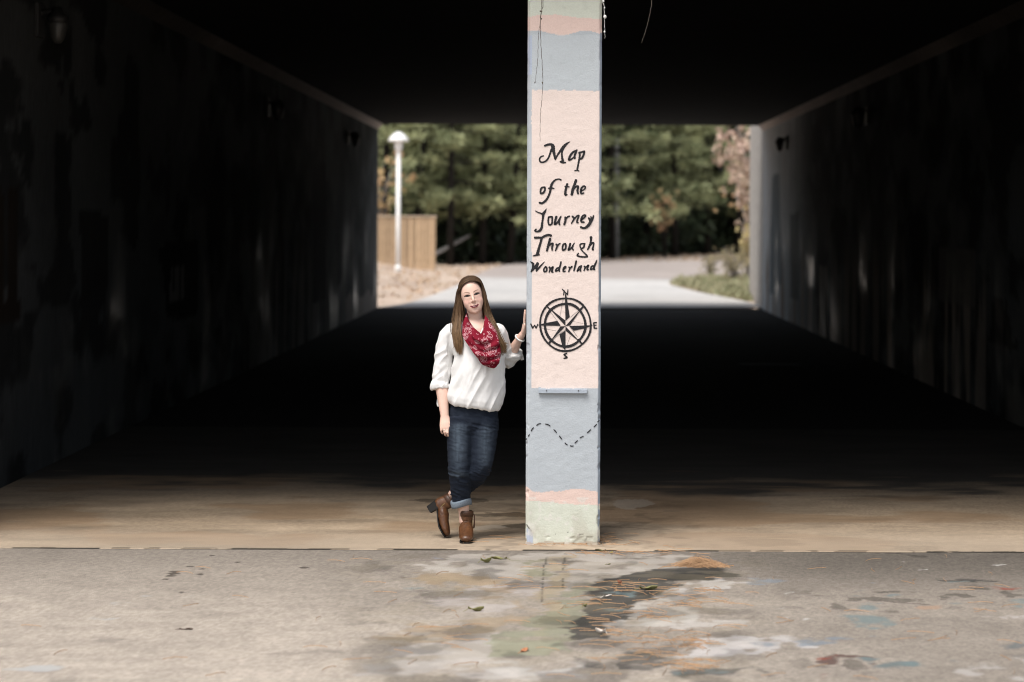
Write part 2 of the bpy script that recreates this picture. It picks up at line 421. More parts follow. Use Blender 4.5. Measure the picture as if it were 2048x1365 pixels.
m_slab = mat('stained_concrete', None, .9, .2, 70, .7, 120, .2, attr='Col', bdist=.008)
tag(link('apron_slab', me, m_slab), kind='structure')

def tfl(X, Y): return np.stack([X, Y, -.004 + 0 * X], 1)
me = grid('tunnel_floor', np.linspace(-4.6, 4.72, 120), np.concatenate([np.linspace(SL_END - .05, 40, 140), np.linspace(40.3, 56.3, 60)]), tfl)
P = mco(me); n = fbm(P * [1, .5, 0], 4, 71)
C = np.array([.030, .028, .026]) * (.7 + .6 * n)[:, None]  # near-black floor colour carries the tunnel's shade
def streak(px0, px1, py0, w, c):
    a, b = gpix(px0, py0), gpix(px1, py0)
    m = (P[:, 0] > a.x) & (P[:, 0] < b.x) & (np.abs(P[:, 1] - a.y) < w); C[m] = c
streak(500, 580, 929, .16, (.14, .14, .14)); streak(1480, 1600, 728, .25, (.14, .15, .15))
setcol(me, C)
m_tfl = mat('shade_dark_floor', None, .95, .25, 30, .4, 60, .08, attr='Col')
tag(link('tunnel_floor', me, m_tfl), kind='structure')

# the path that leaves the far mouth and bends away to the right
def road_mesh(name, pxs, z, dz=0):
    V = [gpix(x, y) for x, y in pxs]
    V = [(v.x, v.y, z) for v in V]; n = len(V) // 2
    L, Rr = V[:n], V[n:][::-1]
    K = 24; verts = []; F = []
    Lc = catmull(L, 9); Rc = catmull(Rr, 9); m = min(len(Lc), len(Rc))
    for a, b in zip(Lc, Rc):
        for k in range(K + 1): verts.append(tuple(a + (b - a) * k / K))
    for i in range(m - 1):
        for k in range(K):
            o = i * (K + 1) + k; F.append((o, o + 1, o + K + 2, o + K + 1))
    return pydata(name, verts, F)
left = [(762, 618), (825, 606), (905, 577), (962, 547), (1015, 531), (1100, 522), (1205, 518.5), (1340, 515.5), (1490, 512.5), (1900, 508)]
right = [(1540, 618), (1475, 602), (1395, 586), (1345, 573), (1338, 567), (1352, 561), (1400, 557), (1470, 554.5), (1560, 552), (1900, 546)]
me = road_mesh('path', left + right[::-1], .03)
P = mco(me); far = sstep(80, 86, P[:, 1] + .25 * P[:, 0]); n_ = fbm(P * [.5, .25, 0], 4, 75)
setcol(me, (np.array([.43, .415, .395])[None] * (1 - far[:, None]) + np.array([.31, .27, .245]) * far[:, None]) * (.85 + .3 * n_)[:, None])
m_path = mat('pale_path', None, .9, .12, .8, .2, 20, .2, attr='Col')
tag(link('path', me, m_path), kind='structure')
# ------------------------------------------------------------------ the underpass
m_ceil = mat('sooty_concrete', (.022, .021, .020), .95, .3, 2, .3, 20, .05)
m_conc = mat('bare_concrete', (.34, .315, .285), .9, .25, 1.5, .4, 25, .15)
m_wall = mat('painted_wall', None, .9, .2, 12, .25, 9, .1, attr='Col', stretch=(1, 1, .22), bdist=.02)
_n, _l = m_wall.node_tree.nodes, m_wall.node_tree.links; _b = _n['Principled BSDF']
_g = _n.new('ShaderNodeAttribute'); _g.attribute_name = 'Gloss'            # patches of shiny mural paint
_l.new(_range(_n, _l, _g.outputs['Fac'], .92, .36, 0, 1), _b.inputs['Roughness']); _l.new(_range(_n, _l, _g.outputs['Fac'], .05, .5, 0, 1), _b.inputs['Specular IOR Level'])
up = empty('underpass', ((XL + XR) / 2, JOINT, 0), 'long dark concrete underpass with painted side walls and low flat ceiling', 'underpass')
bx, by = up.location.x, up.location.y
def upart(name, me, m):
    for v in me.vertices: v.co = v.co - Vector((bx, by, 0))
    return link(name, me, m, up)
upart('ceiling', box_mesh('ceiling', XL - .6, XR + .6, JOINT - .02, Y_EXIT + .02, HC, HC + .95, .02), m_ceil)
upart('parapet', box_mesh('parapet', XL - 6, XR + 6, JOINT - .3, JOINT - .025, HC + .02, HC + 1.9, .03), m_conc)
upart('parapet', box_mesh('parapet', XL - 6, XR + 6, Y_EXIT + .025, Y_EXIT + .3, HC + .02, HC + 1.7, .03), m_conc)
upart('wing_wall', box_mesh('wing_wall', XL - 6, XL - .55, JOINT - .28, JOINT + .2, -.2, HC + .015, .03), m_conc)
upart('wing_wall', box_mesh('wing_wall', XR + .55, XR + 6, JOINT - .28, JOINT + .2, -.2, HC + .015, .03), m_conc)
upart('wing_wall', box_mesh('wing_wall', XL - 6, XL - .02, Y_EXIT + .01, Y_EXIT + .32, -.2, HC + .015, .03), m_conc)
bm = bmesh.new(); box(bm, 0, 1, 0, 1, -.2, HC + .3, .02)
for v in bm.verts: v.co.x, v.co.y = XR + .03 + .30 * v.co.y + .5 * v.co.x, Y_EXIT + .32 + 8.0 * v.co.y
upart('wing_wall', bm_mesh('wing_wall', bm), m_conc)

def wall_color(P, side):
    Y, Z = P[:, 1], P[:, 2]
    q = np.stack([Y * .5, Z, 0 * Y + side * 7], 1)
    n = fbm(q * [1.2, .5, 1], 4, 81); s = fbm(q * [6, .35, 1], 4, 82); b = fbm(q * [2.5, 2, 1], 4, 83)
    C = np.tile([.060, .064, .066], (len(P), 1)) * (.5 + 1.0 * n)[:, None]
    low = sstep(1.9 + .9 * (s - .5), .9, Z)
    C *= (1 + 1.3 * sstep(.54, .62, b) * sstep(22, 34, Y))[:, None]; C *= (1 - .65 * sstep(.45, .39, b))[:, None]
    if side < 0:
        pale = sstep(.47, .60, s) * low * sstep(31, 37, Y); C = C * (1 - pale[:, None]) + np.array([.30, .285, .26]) * pale[:, None]
        pl = sstep(39, 45, Y) * .5; C = C * (1 - pl[:, None]) + np.array([.11, .12, .115]) * pl[:, None]  # far stretch lightened: glow from the exit put into the colour
        base = (Z < .42 + .5 * (b - .5)) & (Y > 48); C[base] = [.36, .33, .30]
    else:
        pl = sstep(44 + 3 * (b - .5), 51 + 3 * (b - .5), Y); C = C * (1 - pl[:, None]) + np.array([.60, .63, .64]) * (.7 + .6 * s)[:, None] * pl[:, None]  # pale last stretch: light from the far mouth painted into the wall
        pale = sstep(.47, .58, s) * low * sstep(24, 29, Y); C = C * (1 - pale[:, None]) + np.array([.34, .29, .25]) * pale[:, None]
    def wpix(px, py):
        u, v = unroll(px, py); X = XL if side < 0 else XR
        yy = X * FPX / u; return yy, CAM_H - v * yy / FPX
    def shape(pts, c, a=.9):
        poly = [wpix(*p) for p in pts]
        m = inpoly(Y + 1.2 * (s - .5), Z + .12 * (b - .5), poly); C[m] = C[m] * (1 - a) + np.array(c) * a
    if side > 0:
        shape([(1642, 375), (1648, 375), (1650, 400), (1658, 402), (1658, 520), (1652, 532), (1638, 532), (1632, 520), (1632, 402), (1640, 400)], (.02, .022, .024), 1)
        shape([(1546, 350), (1560, 345), (1562, 420), (1564, 560), (1556, 590), (1541, 590), (1540, 470)], (.17, .20, .215), .8)
        shape([(1582, 430), (1596, 420), (1600, 600), (1580, 600)], (.15, .16, .16), .7)
        shape([(1880, 500), (1950, 500), (1950, 620), (1880, 600)], (.16, .15, .14), .6)
        shape([(1985, 600), (2010, 590), (2030, 700), (1985, 690)], (.018, .018, .018), 1)
    else:
        shape([(320, 490), (395, 480), (390, 620), (370, 640), (350, 640), (330, 600)], (.014, .015, .016), 1)
        shape([(345, 535), (352, 535), (352, 600), (345, 600)], (.13, .13, .13), 1); shape([(360, 530), (367, 530), (367, 600), (360, 600)], (.13, .13, .13), 1)
        shape([(150, 420), (180, 415), (225, 430), (220, 570), (160, 610)], (.018, .018, .018), .9)
        shape([(0, 380), (26, 385), (30, 640), (0, 660)], (.02, .015, .012), 1)
        shape([(625, 330), (650, 325), (655, 600), (630, 610)], (.018, .019, .019), .9)
    return np.clip(C, .006, .6)
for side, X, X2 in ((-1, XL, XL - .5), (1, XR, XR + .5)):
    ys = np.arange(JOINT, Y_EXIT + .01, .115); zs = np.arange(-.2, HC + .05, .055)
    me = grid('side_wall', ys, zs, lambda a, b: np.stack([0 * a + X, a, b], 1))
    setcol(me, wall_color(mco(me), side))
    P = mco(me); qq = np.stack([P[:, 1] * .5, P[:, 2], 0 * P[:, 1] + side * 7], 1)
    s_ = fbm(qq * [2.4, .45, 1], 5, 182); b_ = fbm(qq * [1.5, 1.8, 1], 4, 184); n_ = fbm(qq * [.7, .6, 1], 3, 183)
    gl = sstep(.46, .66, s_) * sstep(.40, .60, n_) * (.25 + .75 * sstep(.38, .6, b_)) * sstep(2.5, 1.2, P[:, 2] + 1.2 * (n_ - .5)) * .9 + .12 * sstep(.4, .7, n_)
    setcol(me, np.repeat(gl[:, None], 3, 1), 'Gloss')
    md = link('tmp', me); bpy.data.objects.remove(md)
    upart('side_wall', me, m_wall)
    upart('wall_back', box_mesh('wall_back', min(X2, X + side * .015), max(X2, X + side * .015), JOINT + .005, Y_EXIT + .005, -.2, HC + .05), m_conc)
    # lighter sloping haunch where wall meets ceiling
    h = .125
    V = [(X, JOINT + .03, HC - h), (X - side * h, JOINT + .03, HC + .001), (X + side * .05, JOINT + .03, HC + .001), (X, Y_EXIT - .01, HC - h), (X - side * h, Y_EXIT - .01, HC + .001), (X + side * .05, Y_EXIT - .01, HC + .001)]
    ks = np.linspace(0, 1, 60); VV = []; FF = []
    for t_ in ks:
        for a_, b_ in zip(V[:3], V[3:]): VV.append(tuple(np.array(a_) + (np.array(b_) - np.array(a_)) * t_))
    for k in range(59):
        for c_ in range(3): FF.append((3 * k + c_, 3 * k + (c_ + 1) % 3, 3 * k + 3 + (c_ + 1) % 3, 3 * k + 3 + c_))
    me = pydata('haunch', VV, FF); hy_ = mco(me)[:, 1]
    near_shade = sstep(44, 22, hy_ + 8 * (fbm(np.stack([hy_ * .4, 0 * hy_, 0 * hy_], 1), 3, 88) - .5))  # dark near the mouth, pale far off: light falloff put into the colour
    setcol(me, np.array([.68, .57, .50])[None] * (1 - .93 * near_shade[:, None]))
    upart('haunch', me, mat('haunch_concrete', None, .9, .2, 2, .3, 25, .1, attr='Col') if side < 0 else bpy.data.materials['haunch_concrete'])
    bm = bmesh.new()
    bmesh.ops.create_cube(bm, size=.001)
    bm.free()

# wall lights
m_fix = mat('dark_fixture', (.02, .02, .021), .5, .1, 10, 0, 10, .4)
m_fixg = mat('fixture_lens', (.045, .045, .043), .35, .1, 10, 0, 10, .5)
def wall_light(side, Y, label):
    X = XL if side < 0 else XR; s = -side
    o = empty('wall_light', (X, Y, 3.68), label, 'wall light', 'wall lights inside the underpass')
    link('back_plate', box_mesh('back_plate', min(.002 * s, .04 * s), max(.002 * s, .04 * s), -.12, .12, -.14, .14, .008), m_fix, o)
    bm = bmesh.new(); tube(bm, [(.04 * s, 0, .06), (.14 * s, 0, .08), (.17 * s, 0, .02)], [.025, .025, .05], (0, 1, 0), 10); link('arm', bm_mesh('arm', bm, True), m_fix, o)
    bm = bmesh.new(); tube(bm, [(.17 * s, 0, .02), (.17 * s, 0, -.05), (.17 * s, 0, -.14)], [.07, .085, .06], (0, 1, 0), 12); link('lens', bm_mesh('lens', bm, True), m_fixg, o)
    bm = bmesh.new(); tube(bm, [(.17 * s, 0, .06), (.17 * s, 0, .02)], [.06, .1], (0, 1, 0), 12); link('cap', bm_mesh('cap', bm, True), m_fix, o)
wall_light(-1, 19.7, 'dark wall light high on the left wall, first inside the mouth with the column')
wall_light(-1, 35.0, 'dark wall light high on the left wall, midway through the underpass')
wall_light(-1, 48.0, 'dark wall light high on the left wall, last before the far mouth')
wall_light(1, 36.8, 'dark wall light high on the right wall, midway through the underpass')
wall_light(1, 50.0, 'dark wall light high on the pale end of the right wall')

# ------------------------------------------------------------------ the painted column
CX0, CX1, CY0, CY1 = -.2275, .2475, 15.43, 15.93
m_colm = mat('painted_column', None, .62, .05, 30, .45, 130, .35, attr='Col', bdist=.004)
m_ink = mat('black_paint', (.008, .008, .010), .6, .2, 45, .5, 150, .3, c2=(.018, .017, .018))
ccx, ccy = (CX0 + CX1) / 2, (CY0 + CY1) / 2
colo = empty('painted_column', (ccx, ccy, 0), 'square concrete column painted in pastel bands with map lettering and a compass', 'column')
ch = .016; per = []
def side_pts(a, b, n): return [(a[0] + (b[0] - a[0]) * k / n, a[1] + (b[1] - a[1]) * k / n) for k in range(n)]
per += side_pts((CX0 + ch, CY0), (CX1 - ch, CY0), 88) + side_pts((CX1 - ch, CY0), (CX1, CY0 + ch), 4)
per += side_pts((CX1, CY0 + ch), (CX1, CY1 - ch), 34) + side_pts((CX1, CY1 - ch), (CX1 - ch, CY1), 3)
per += side_pts((CX1 - ch, CY1), (CX0 + ch, CY1), 30) + side_pts((CX0 + ch, CY1), (CX0, CY1 - ch), 3)
per += side_pts((CX0, CY1 - ch), (CX0, CY0 + ch), 40) + side_pts((CX0, CY0 + ch), (CX0 + ch, CY0), 4)
per = np.array(per); n = len(per); zs = np.linspace(-.01, HC + .01, 720)
V = np.concatenate([np.concatenate([per, np.full((n, 1), z)], 1) for z in zs])
i = np.arange(len(zs) * n).reshape(len(zs), n); j = np.roll(i, -1, 1)
F = np.stack([i[:-1], j[:-1], j[1:], i[1:]], -1).reshape(-1, 4)
cdir = V[:, :2] - np.array([ccx, ccy]); cdir /= np.linalg.norm(cdir, axis=1)[:, None]
rel = (fbm(V * [26, 26, 34], 4, 91) - .5) * .0030
corner = np.minimum(np.minimum(np.abs(V[:, 0] - CX0), np.abs(V[:, 0] - CX1)), .5) < .017
chip = sstep(.60, .70, fbm(V * [16, 16, 16], 3, 92)) * corner * .007 * np.where(V[:, 2] < 1.4, 1, .3)
chip += sstep(.54, .66, fbm(V * [12, 12, 20], 3, 93)) * (V[:, 2] < .05) * .006
V[:, :2] += cdir * (rel - chip)[:, None]
me = pydata('shaft', [], []); me = bpy.data.meshes.new('shaft')
me.vertices.add(len(V)); me.vertices.foreach_set('co', (V - [ccx, ccy, 0]).astype(np.float32).ravel())
me.loops.add(F.size); me.loops.foreach_set('vertex_index', F.ravel().astype(np.int32)); me.polygons.add(len(F)); me.polygons.foreach_set('loop_start', np.arange(0, F.size, 4, dtype=np.int32)); me.update(calc_edges=True)
X, Yv, Z = V[:, 0], V[:, 1], V[:, 2]
green, pink, panel, blue, slate = np.array([.55, .57, .485]), np.array([.65, .495, .435]), np.array([.705, .595, .540]), np.array([.405, .435, .46]), np.array([.27, .315, .365])
w = (fbm(np.stack([X * 14, Yv * 14, Z * 0], 1), 4, 95) - .5); wz = (fbm(V * [40, 40, 40], 3, 96) - .5) * .012
def zpx(y): return CAM_H - (y - PY) / 313.4
z = Z + wz
C = np.tile(blue, (len(V), 1)); C[:] = blue
C *= (1 + .16 * (fbm(V * [4, 4, 12], 4, 97) - .5))[:, None]
t = np.clip((X - CX0) / (CX1 - CX0), 0, 1)
front = Yv < CY0 + .012
lo_g = zpx(1002 + 9 * t); lo_p = zpx(982 + 4 * np.sin(t * 7)) + .03 * sstep(.12, 0, t)
C[z < lo_p + .02 * w] = pink
C[z < lo_g + .02 * w] = green
C[(z > zpx(66) + .014 * np.sin(t * 9 + 1) + .03 * w)] = pink
C[z > zpx(34) + .012 * np.sin(t * 5) + .01 * w] = green
up_ = (z > zpx(180)) & (z < zpx(70)) & (X > CX0 + .03); C[up_] = C[up_] * .6 + np.array([.50, .54, .55]) * .4
xl = CX0 + .034 + .010 * (fbm(np.stack([X * 0, X * 0, Z * 2.2], 1), 3, 98) - .5) - .004 * np.clip(Z - 1, 0, 2)
inpan = front & (z > zpx(777)) & (z < zpx(182) + .006 * (1 - t)) & (X > xl) & (X < CX1 - ch * .7)
C[inpan] = panel * (1 + .10 * (fbm(V[inpan] * [4, 4, 13], 4, 99) - .5))[:, None]
sm = inpan & (z > zpx(202)) & (t < .42) & (t > .14); C[sm] *= .955
side_r = (X > CX1 - ch * .9) & (Z > .26) & (Z < zpx(66)); C[side_r] = slate
sr2 = (X > CX1 - ch * .9) & (Z <= .26) & (fbm(V * [20, 20, 12], 3, 100) > .45); C[sr2] = slate
sl = front & (X < CX0 + .03) & (z > zpx(150)) & (z < zpx(72)); C[sl] = np.array([.38, .43, .52])
corn = front & (X < CX0 + .05 + .1 * w) & (Z < .115 - .9 * (X - CX0)) ; C[corn] = np.array([.40, .44, .52])
ck = front & (np.abs(Z - (.125 - 1.0 * (X - CX0) + 10 * (X - CX0 - .03) ** 2)) < .006) & (X < CX0 + .04); C[ck] = [.02, .02, .025]
ck = front & (np.abs(Z - .075 - .01 * np.sin(X * 40) - .02 * w) < .0035) & (X > -.08) & (X < .17) & (fbm(V * [25, 25, 25], 2, 101) > .52); C[ck] *= .35
foot = (Z < .016 + .02 * (fbm(V * [12, 12, 0], 3, 103) - .4)); C[foot] = C[foot] * .3 + np.array([.42, .33, .25]) * .7
ex = sstep(.64, .70, fbm(V * [30, 30, 30], 3, 104)) * (Z < .3); C = C * (1 - .55 * ex[:, None]) + np.array([.62, .60, .55]) * .55 * ex[:, None]
dirt = sstep(.35, .02, Z) * sstep(.45, .62, fbm(V * [9, 9, 5], 4, 105)) * .35; C = C * (1 - dirt[:, None]) + np.array([.30, .25, .19]) * dirt[:, None]
scuff = sstep(.70, .76, fbm(V * [22, 22, 9], 3, 106)); C *= (1 - .04 * scuff)[:, None]
setcol(me, np.clip(C, .01, .82)); me.shade_smooth()
link('shaft', me, m_colm, colo)

FY = CY0 - .0019
_layer = [0]
def ribbon(V, F, pts, conv):
    """brush stroke: pts of (x, y, width) in tracing units"""
    _layer[0] += 1; y = FY - .00004 * (_layer[0] % 40)
    c = catmull(pts, 7) if len(pts) > 2 else [np.array(p, float) for p in pts]
    c = np.array(c); N = len(c)
    T = np.gradient(c[:, :2], axis=0); T /= np.linalg.norm(T, axis=1)[:, None] + 1e-9
    Nn = np.stack([-T[:, 1], T[:, 0]], 1)
    hw = c[:, 2] / 2 * (1 + .10 * np.sin(np.arange(N) * 1.7 + _layer[0]))
    rows = []
    h0, h1 = hw[0], hw[-1]
    cap = [(c[0, :2] - T[0] * h0 * .7, Nn[0], h0 * .5)]
    body = [(c[k, :2], Nn[k], hw[k]) for k in range(N)]
    cap2 = [(c[-1, :2] + T[-1] * h1 * .7, Nn[-1], h1 * .5)]
    for p, nn, h in cap + body + cap2:
        b = len(V)
        for s in (-1, 1):
            x, zz = conv(*(p + nn * h * s)); V.append((x, y, zz))
        rows.append(b)
    for a, b in zip(rows, rows[1:]): F.append((a, a + 1, b + 1, b))
def poly_fill(V, F, pts, conv):
    _layer[0] += 1; y = FY - .00004 * (_layer[0] % 40); b = len(V)
    for p in pts:
        x, zz = conv(*p); V.append((x, y, zz))
    F.append(tuple(range(b, b + len(pts))))
def conv_for(ox, oy, s):
    def f(x, y):
        p = pix(ox + x / s, oy + y / s, CY0); return min(p.x, CX1 - .004) - ccx, p.z
    return f
def paint_part(name, strokes, conv, polys=()):
    V, F = [], []
    for st in strokes: ribbon(V, F, st, conv)
    for pl in polys: poly_fill(V, F, pl, conv)
    V = [(x, y - ccy, z) for x, y, z in V]
    return link(name, pydata(name, V, F), m_ink, colo)
A = conv_for(1060, 275, 9.75); B = conv_for(1060, 410, 9.75); Cc = conv_for(1055, 570, 9.1)
paint_part('lettering', [
 [(264, 362, 26), (215, 380, 30), (186, 425, 32), (200, 475, 34), (245, 488, 34), (310, 462, 34), (360, 400, 36), (395, 310, 40), (418, 235, 40)],
 [(288, 166, 38), (350, 143, 46), (415, 142, 50), (445, 175, 74), (455, 250, 68), (475, 340, 50), (490, 430, 32)],
 [(495, 440, 22), (530, 360, 34), (590, 270, 46), (650, 195, 62), (710, 132, 46), (780, 85, 12)],
 [(640, 220, 56), (622, 300, 34), (625, 380, 40), (638, 455, 52)], [(588, 474, 34), (640, 490, 46), (695, 493, 26)],
 [(902, 262, 34), (850, 283, 40), (800, 335, 44), (768, 400, 44), (762, 440, 44), (805, 428, 34), (852, 390, 28)], [(912, 246, 32), (893, 300, 42), (868, 365, 40), (872, 415, 46)],
 [(962, 300, 44), (970, 350, 40), (960, 430, 38), (940, 530, 36), (920, 630, 36)], [(872, 652, 24), (915, 645, 22), (952, 656, 26)], [(960, 298, 38), (1010, 290, 36), (1058, 276, 40), (1045, 340, 40), (1010, 410, 40), (978, 425, 32)]], A)
paint_part('lettering', [
 [(290, 972, 32), (228, 985, 36), (206, 1040, 36), (212, 1095, 36), (260, 1080, 42), (290, 1030, 36), (292, 972, 30)],
 [(606, 832, 34), (560, 815, 28), (490, 835, 34), (432, 900, 44), (405, 980, 50), (390, 1070, 42), (350, 1170, 42), (300, 1240, 44), (235, 1285, 42), (182, 1275, 42)], [(360, 995, 26), (415, 990, 34), (470, 998, 24)],
 [(726, 912, 44), (706, 980, 44), (690, 1060, 46), (692, 1118, 50), (724, 1115, 28)], [(682, 960, 28), (765, 968, 26)],
 [(898, 835, 54), (870, 920, 52), (835, 1020, 56), (815, 1118, 54)], [(850, 1015, 32), (898, 962, 38), (940, 962, 40), (925, 1040, 44), (937, 1100, 38)],
 [(1002, 1042, 28), (1050, 1020, 28), (1080, 980, 34), (1050, 952, 36), (1005, 990, 40), (990, 1060, 42), (1005, 1098, 36), (1050, 1085, 28)]], A)
paint_part('lettering', [
 [(108, 120, 20), (160, 150, 24), (220, 170, 30), (255, 205, 50), (248, 280, 38), (236, 370, 44), (226, 450, 50), (190, 505, 48), (140, 522, 34), (96, 507, 32), (120, 475, 32)], [(322, 75, 8), (292, 130, 46), (255, 185, 62)],
 [(362, 242, 34), (428, 236, 38), (432, 300, 34), (425, 370, 36), (376, 390, 34), (356, 330, 36), (360, 250, 32)],
 [(515, 232, 50), (495, 300, 46), (482, 380, 42), (530, 350, 36), (590, 250, 34), (605, 222, 22)], [(585, 262, 34), (568, 330, 36), (575, 388, 36)],
 [(688, 240, 40), (690, 310, 44), (667, 388, 42)], [(692, 290, 28), (730, 240, 36), (772, 222, 34)],
 [(826, 226, 38), (860, 262, 38), (840, 310, 32), (805, 365, 24)], [(850, 292, 26), (910, 226, 34), (955, 210, 28), (925, 290, 34), (916, 340, 36), (944, 350, 22)],
 [(1010, 292, 28), (1060, 250, 32), (1082, 206, 34), (1040, 206, 34), (1005, 262, 42), (1002, 330, 40), (1058, 340, 32)],
 [(1140, 255, 32), (1166, 290, 48), (1176, 325, 50)], [(1186, 226, 24), (1196, 270, 36)], [(1240, 212, 28), (1220, 270, 42), (1180, 340, 58), (1130, 410, 58), (1060, 455, 42), (988, 435, 40)]], B)
paint_part('lettering', [
 [(92, 640, 44), (160, 640, 44), (230, 640, 44), (300, 604, 46), (370, 588, 44), (412, 602, 50)], [(225, 660, 48), (205, 740, 44), (175, 840, 48), (152, 930, 58), (132, 978, 46)], [(58, 998, 18), (110, 985, 34), (176, 970, 38)],
 [(393, 660, 50), (370, 740, 46), (346, 830, 44), (330, 895, 42)], [(365, 802, 28), (420, 758, 38), (448, 762, 34), (430, 830, 36), (432, 884, 32)],
 [(508, 770, 38), (534, 792, 36), (515, 850, 34), (492, 898, 22)], [(520, 830, 22), (560, 772, 30), (590, 752, 24)],
 [(690, 757, 32), (650, 775, 36), (632, 840, 34), (642, 884, 34), (688, 860, 34), (700, 790, 34), (690, 757, 28)],
 [(785, 757, 42), (770, 820, 40), (748, 883, 36), (800, 850, 32), (850, 770, 28), (870, 740, 12)], [(840, 800, 28), (826, 850, 34), (845, 884, 28)],
 [(1074, 757, 28), (988, 766, 32), (976, 810, 28), (1002, 850, 32), (1045, 830, 36), (1062, 772, 34)], [(988, 862, 24), (1040, 920, 26), (1108, 990, 34), (1106, 1014, 32), (1000, 1014, 34), (922, 990, 34), (945, 945, 24)],
 [(1190, 632, 54), (1185, 720, 40), (1155, 810, 40), (1122, 878, 28)], [(1165, 802, 28), (1215, 747, 38), (1244, 748, 28), (1234, 810, 34), (1220, 868, 40), (1240, 878, 28)]], B)
paint_part('lettering', [
 [(10, 1110, 16), (58, 1150, 46), (56, 1230, 44), (22, 1308, 28)], [(32, 1298, 24), (90, 1230, 44), (150, 1142, 54)], [(150, 1142, 50), (132, 1220, 44), (126, 1293, 34)], [(132, 1288, 28), (200, 1200, 34), (284, 1112, 12)],
 [(308, 1207, 34), (272, 1250, 32), (278, 1303, 34), (320, 1290, 34), (326, 1230, 34), (306, 1207, 28)],
 [(376, 1216, 38), (395, 1250, 36), (372, 1318, 24)], [(386, 1270, 26), (448, 1207, 32), (432, 1270, 36), (428, 1308, 36), (458, 1314, 18)],
 [(604, 1114, 34), (590, 1180, 36), (567, 1260, 40), (576, 1298, 28)], [(575, 1227, 28), (525, 1240, 34), (498, 1292, 32), (545, 1280, 28)],
 [(657, 1262, 24), (698, 1222, 28), (688, 1202, 28), (652, 1240, 34), (652, 1298, 36), (690, 1295, 24)],
 [(757, 1212, 28), (775, 1240, 34), (752, 1308, 26)], [(770, 1252, 22), (818, 1202, 34)], [(902, 1098, 36), (880, 1190, 36), (857, 1288, 32)],
 [(1008, 1187, 24), (960, 1210, 30), (928, 1280, 34), (918, 1298, 24), (970, 1260, 24)], [(1000, 1202, 34), (982, 1250, 34), (986, 1293, 32)],
 [(1056, 1197, 36), (1075, 1220, 34), (1052, 1288, 24)], [(1066, 1242, 24), (1138, 1177, 32), (1122, 1230, 34), (1118, 1268, 34), (1148, 1264, 18)],
 [(1306, 1074, 18), (1280, 1140, 36), (1250, 1210, 40), (1247, 1258, 38), (1268, 1263, 22)], [(1250, 1192, 28), (1202, 1202, 34), (1184, 1262, 32), (1230, 1245, 26)]], B)
def ringst(cx, cy, rx, ry, wd, ph):
    return [[(cx + rx * math.cos(a) + 5 * math.sin(3 * a + ph), cy + ry * math.sin(a) + 5 * math.cos(4 * a + ph), wd * (1 + .12 * math.sin(5 * a + ph))) for a in [a0 + k * math.pi / 12 for k in range(7)]] for a0 in (0, math.pi / 2, math.pi, 3 * math.pi / 2)]
paint_part('compass_rose', ringst(690, 722, 462, 482, 36, 0) + ringst(686, 733, 366, 390, 46, 1) + [
 [(360, 398, 26), (430, 468, 30)], [(1015, 395, 34), (955, 460, 40)], [(392, 1062, 34), (440, 1000, 40)], [(985, 1070, 28), (925, 1000, 40)],
 [(650, 260, 4), (588, 580, 4)], [(415, 490, 4), (600, 735, 4)], [(830, 665, 4), (1010, 705, 4)], [(230, 780, 4), (520, 840, 4)], [(455, 1005, 5), (690, 812, 4)], [(780, 930, 4), (720, 1090, 4)], [(765, 755, 5), (910, 945, 5)], [(780, 590, 5), (935, 465, 5)],
 [(656, 186, 22), (668, 105, 22)], [(634, 80, 22), (726, 180, 26)], [(736, 85, 18), (728, 182, 24)],
 [(60, 712, 24), (95, 788, 28)], [(95, 788, 22), (130, 735, 20)], [(130, 735, 22), (156, 788, 26)], [(156, 788, 22), (190, 715, 22)],
 [(1205, 692, 28), (1215, 790, 30)], [(1205, 690, 24), (1255, 688, 24)], [(1210, 740, 22), (1250, 735, 20)], [(1215, 790, 24), (1262, 790, 22)],
 [(712, 1250, 28), (665, 1268, 26), (695, 1298, 30), (718, 1325, 30), (662, 1340, 28)]], Cc,
 [[(680, 150), (706, 190), (718, 250), (770, 588), (690, 655)], [(175, 740), (300, 700), (545, 655), (602, 748)], [(690, 1200), (640, 1140), (580, 905), (692, 830)], [(1200, 735), (1040, 795), (840, 836), (762, 748)],
  [(365, 395), (690, 650), (690, 748)], [(1000, 410), (775, 738), (690, 752)], [(395, 1060), (600, 757), (690, 752)], [(985, 1070), (692, 835), (690, 752)]])
D = conv_for(1030, 820, 4.55)
paint_part('dashed_trail', [[(x0, y0, 9), ((x0 + x1) / 2 + bx_, (y0 + y1) / 2 + by_, 10), (x1, y1, 8)] for x0, y0, x1, y1, bx_, by_ in
 [(100, 274, 106, 262, 0, 0), (120, 242, 132, 224, 0, 0), (148, 192, 170, 162, -2, -2), (197, 142, 235, 125, -2, -4), (278, 130, 320, 147, 2, -3), (353, 180, 378, 207, 1, -1), (403, 237, 427, 268, 0, 0), (455, 300, 478, 320, -2, 2), (503, 327, 532, 328, 0, 3), (545, 302, 570, 280, 0, 0), (592, 255, 622, 240, 0, 0), (658, 210, 690, 180, 0, 0), (718, 157, 742, 132, 0, 0), (752, 110, 768, 94, 0, 0)]], D)
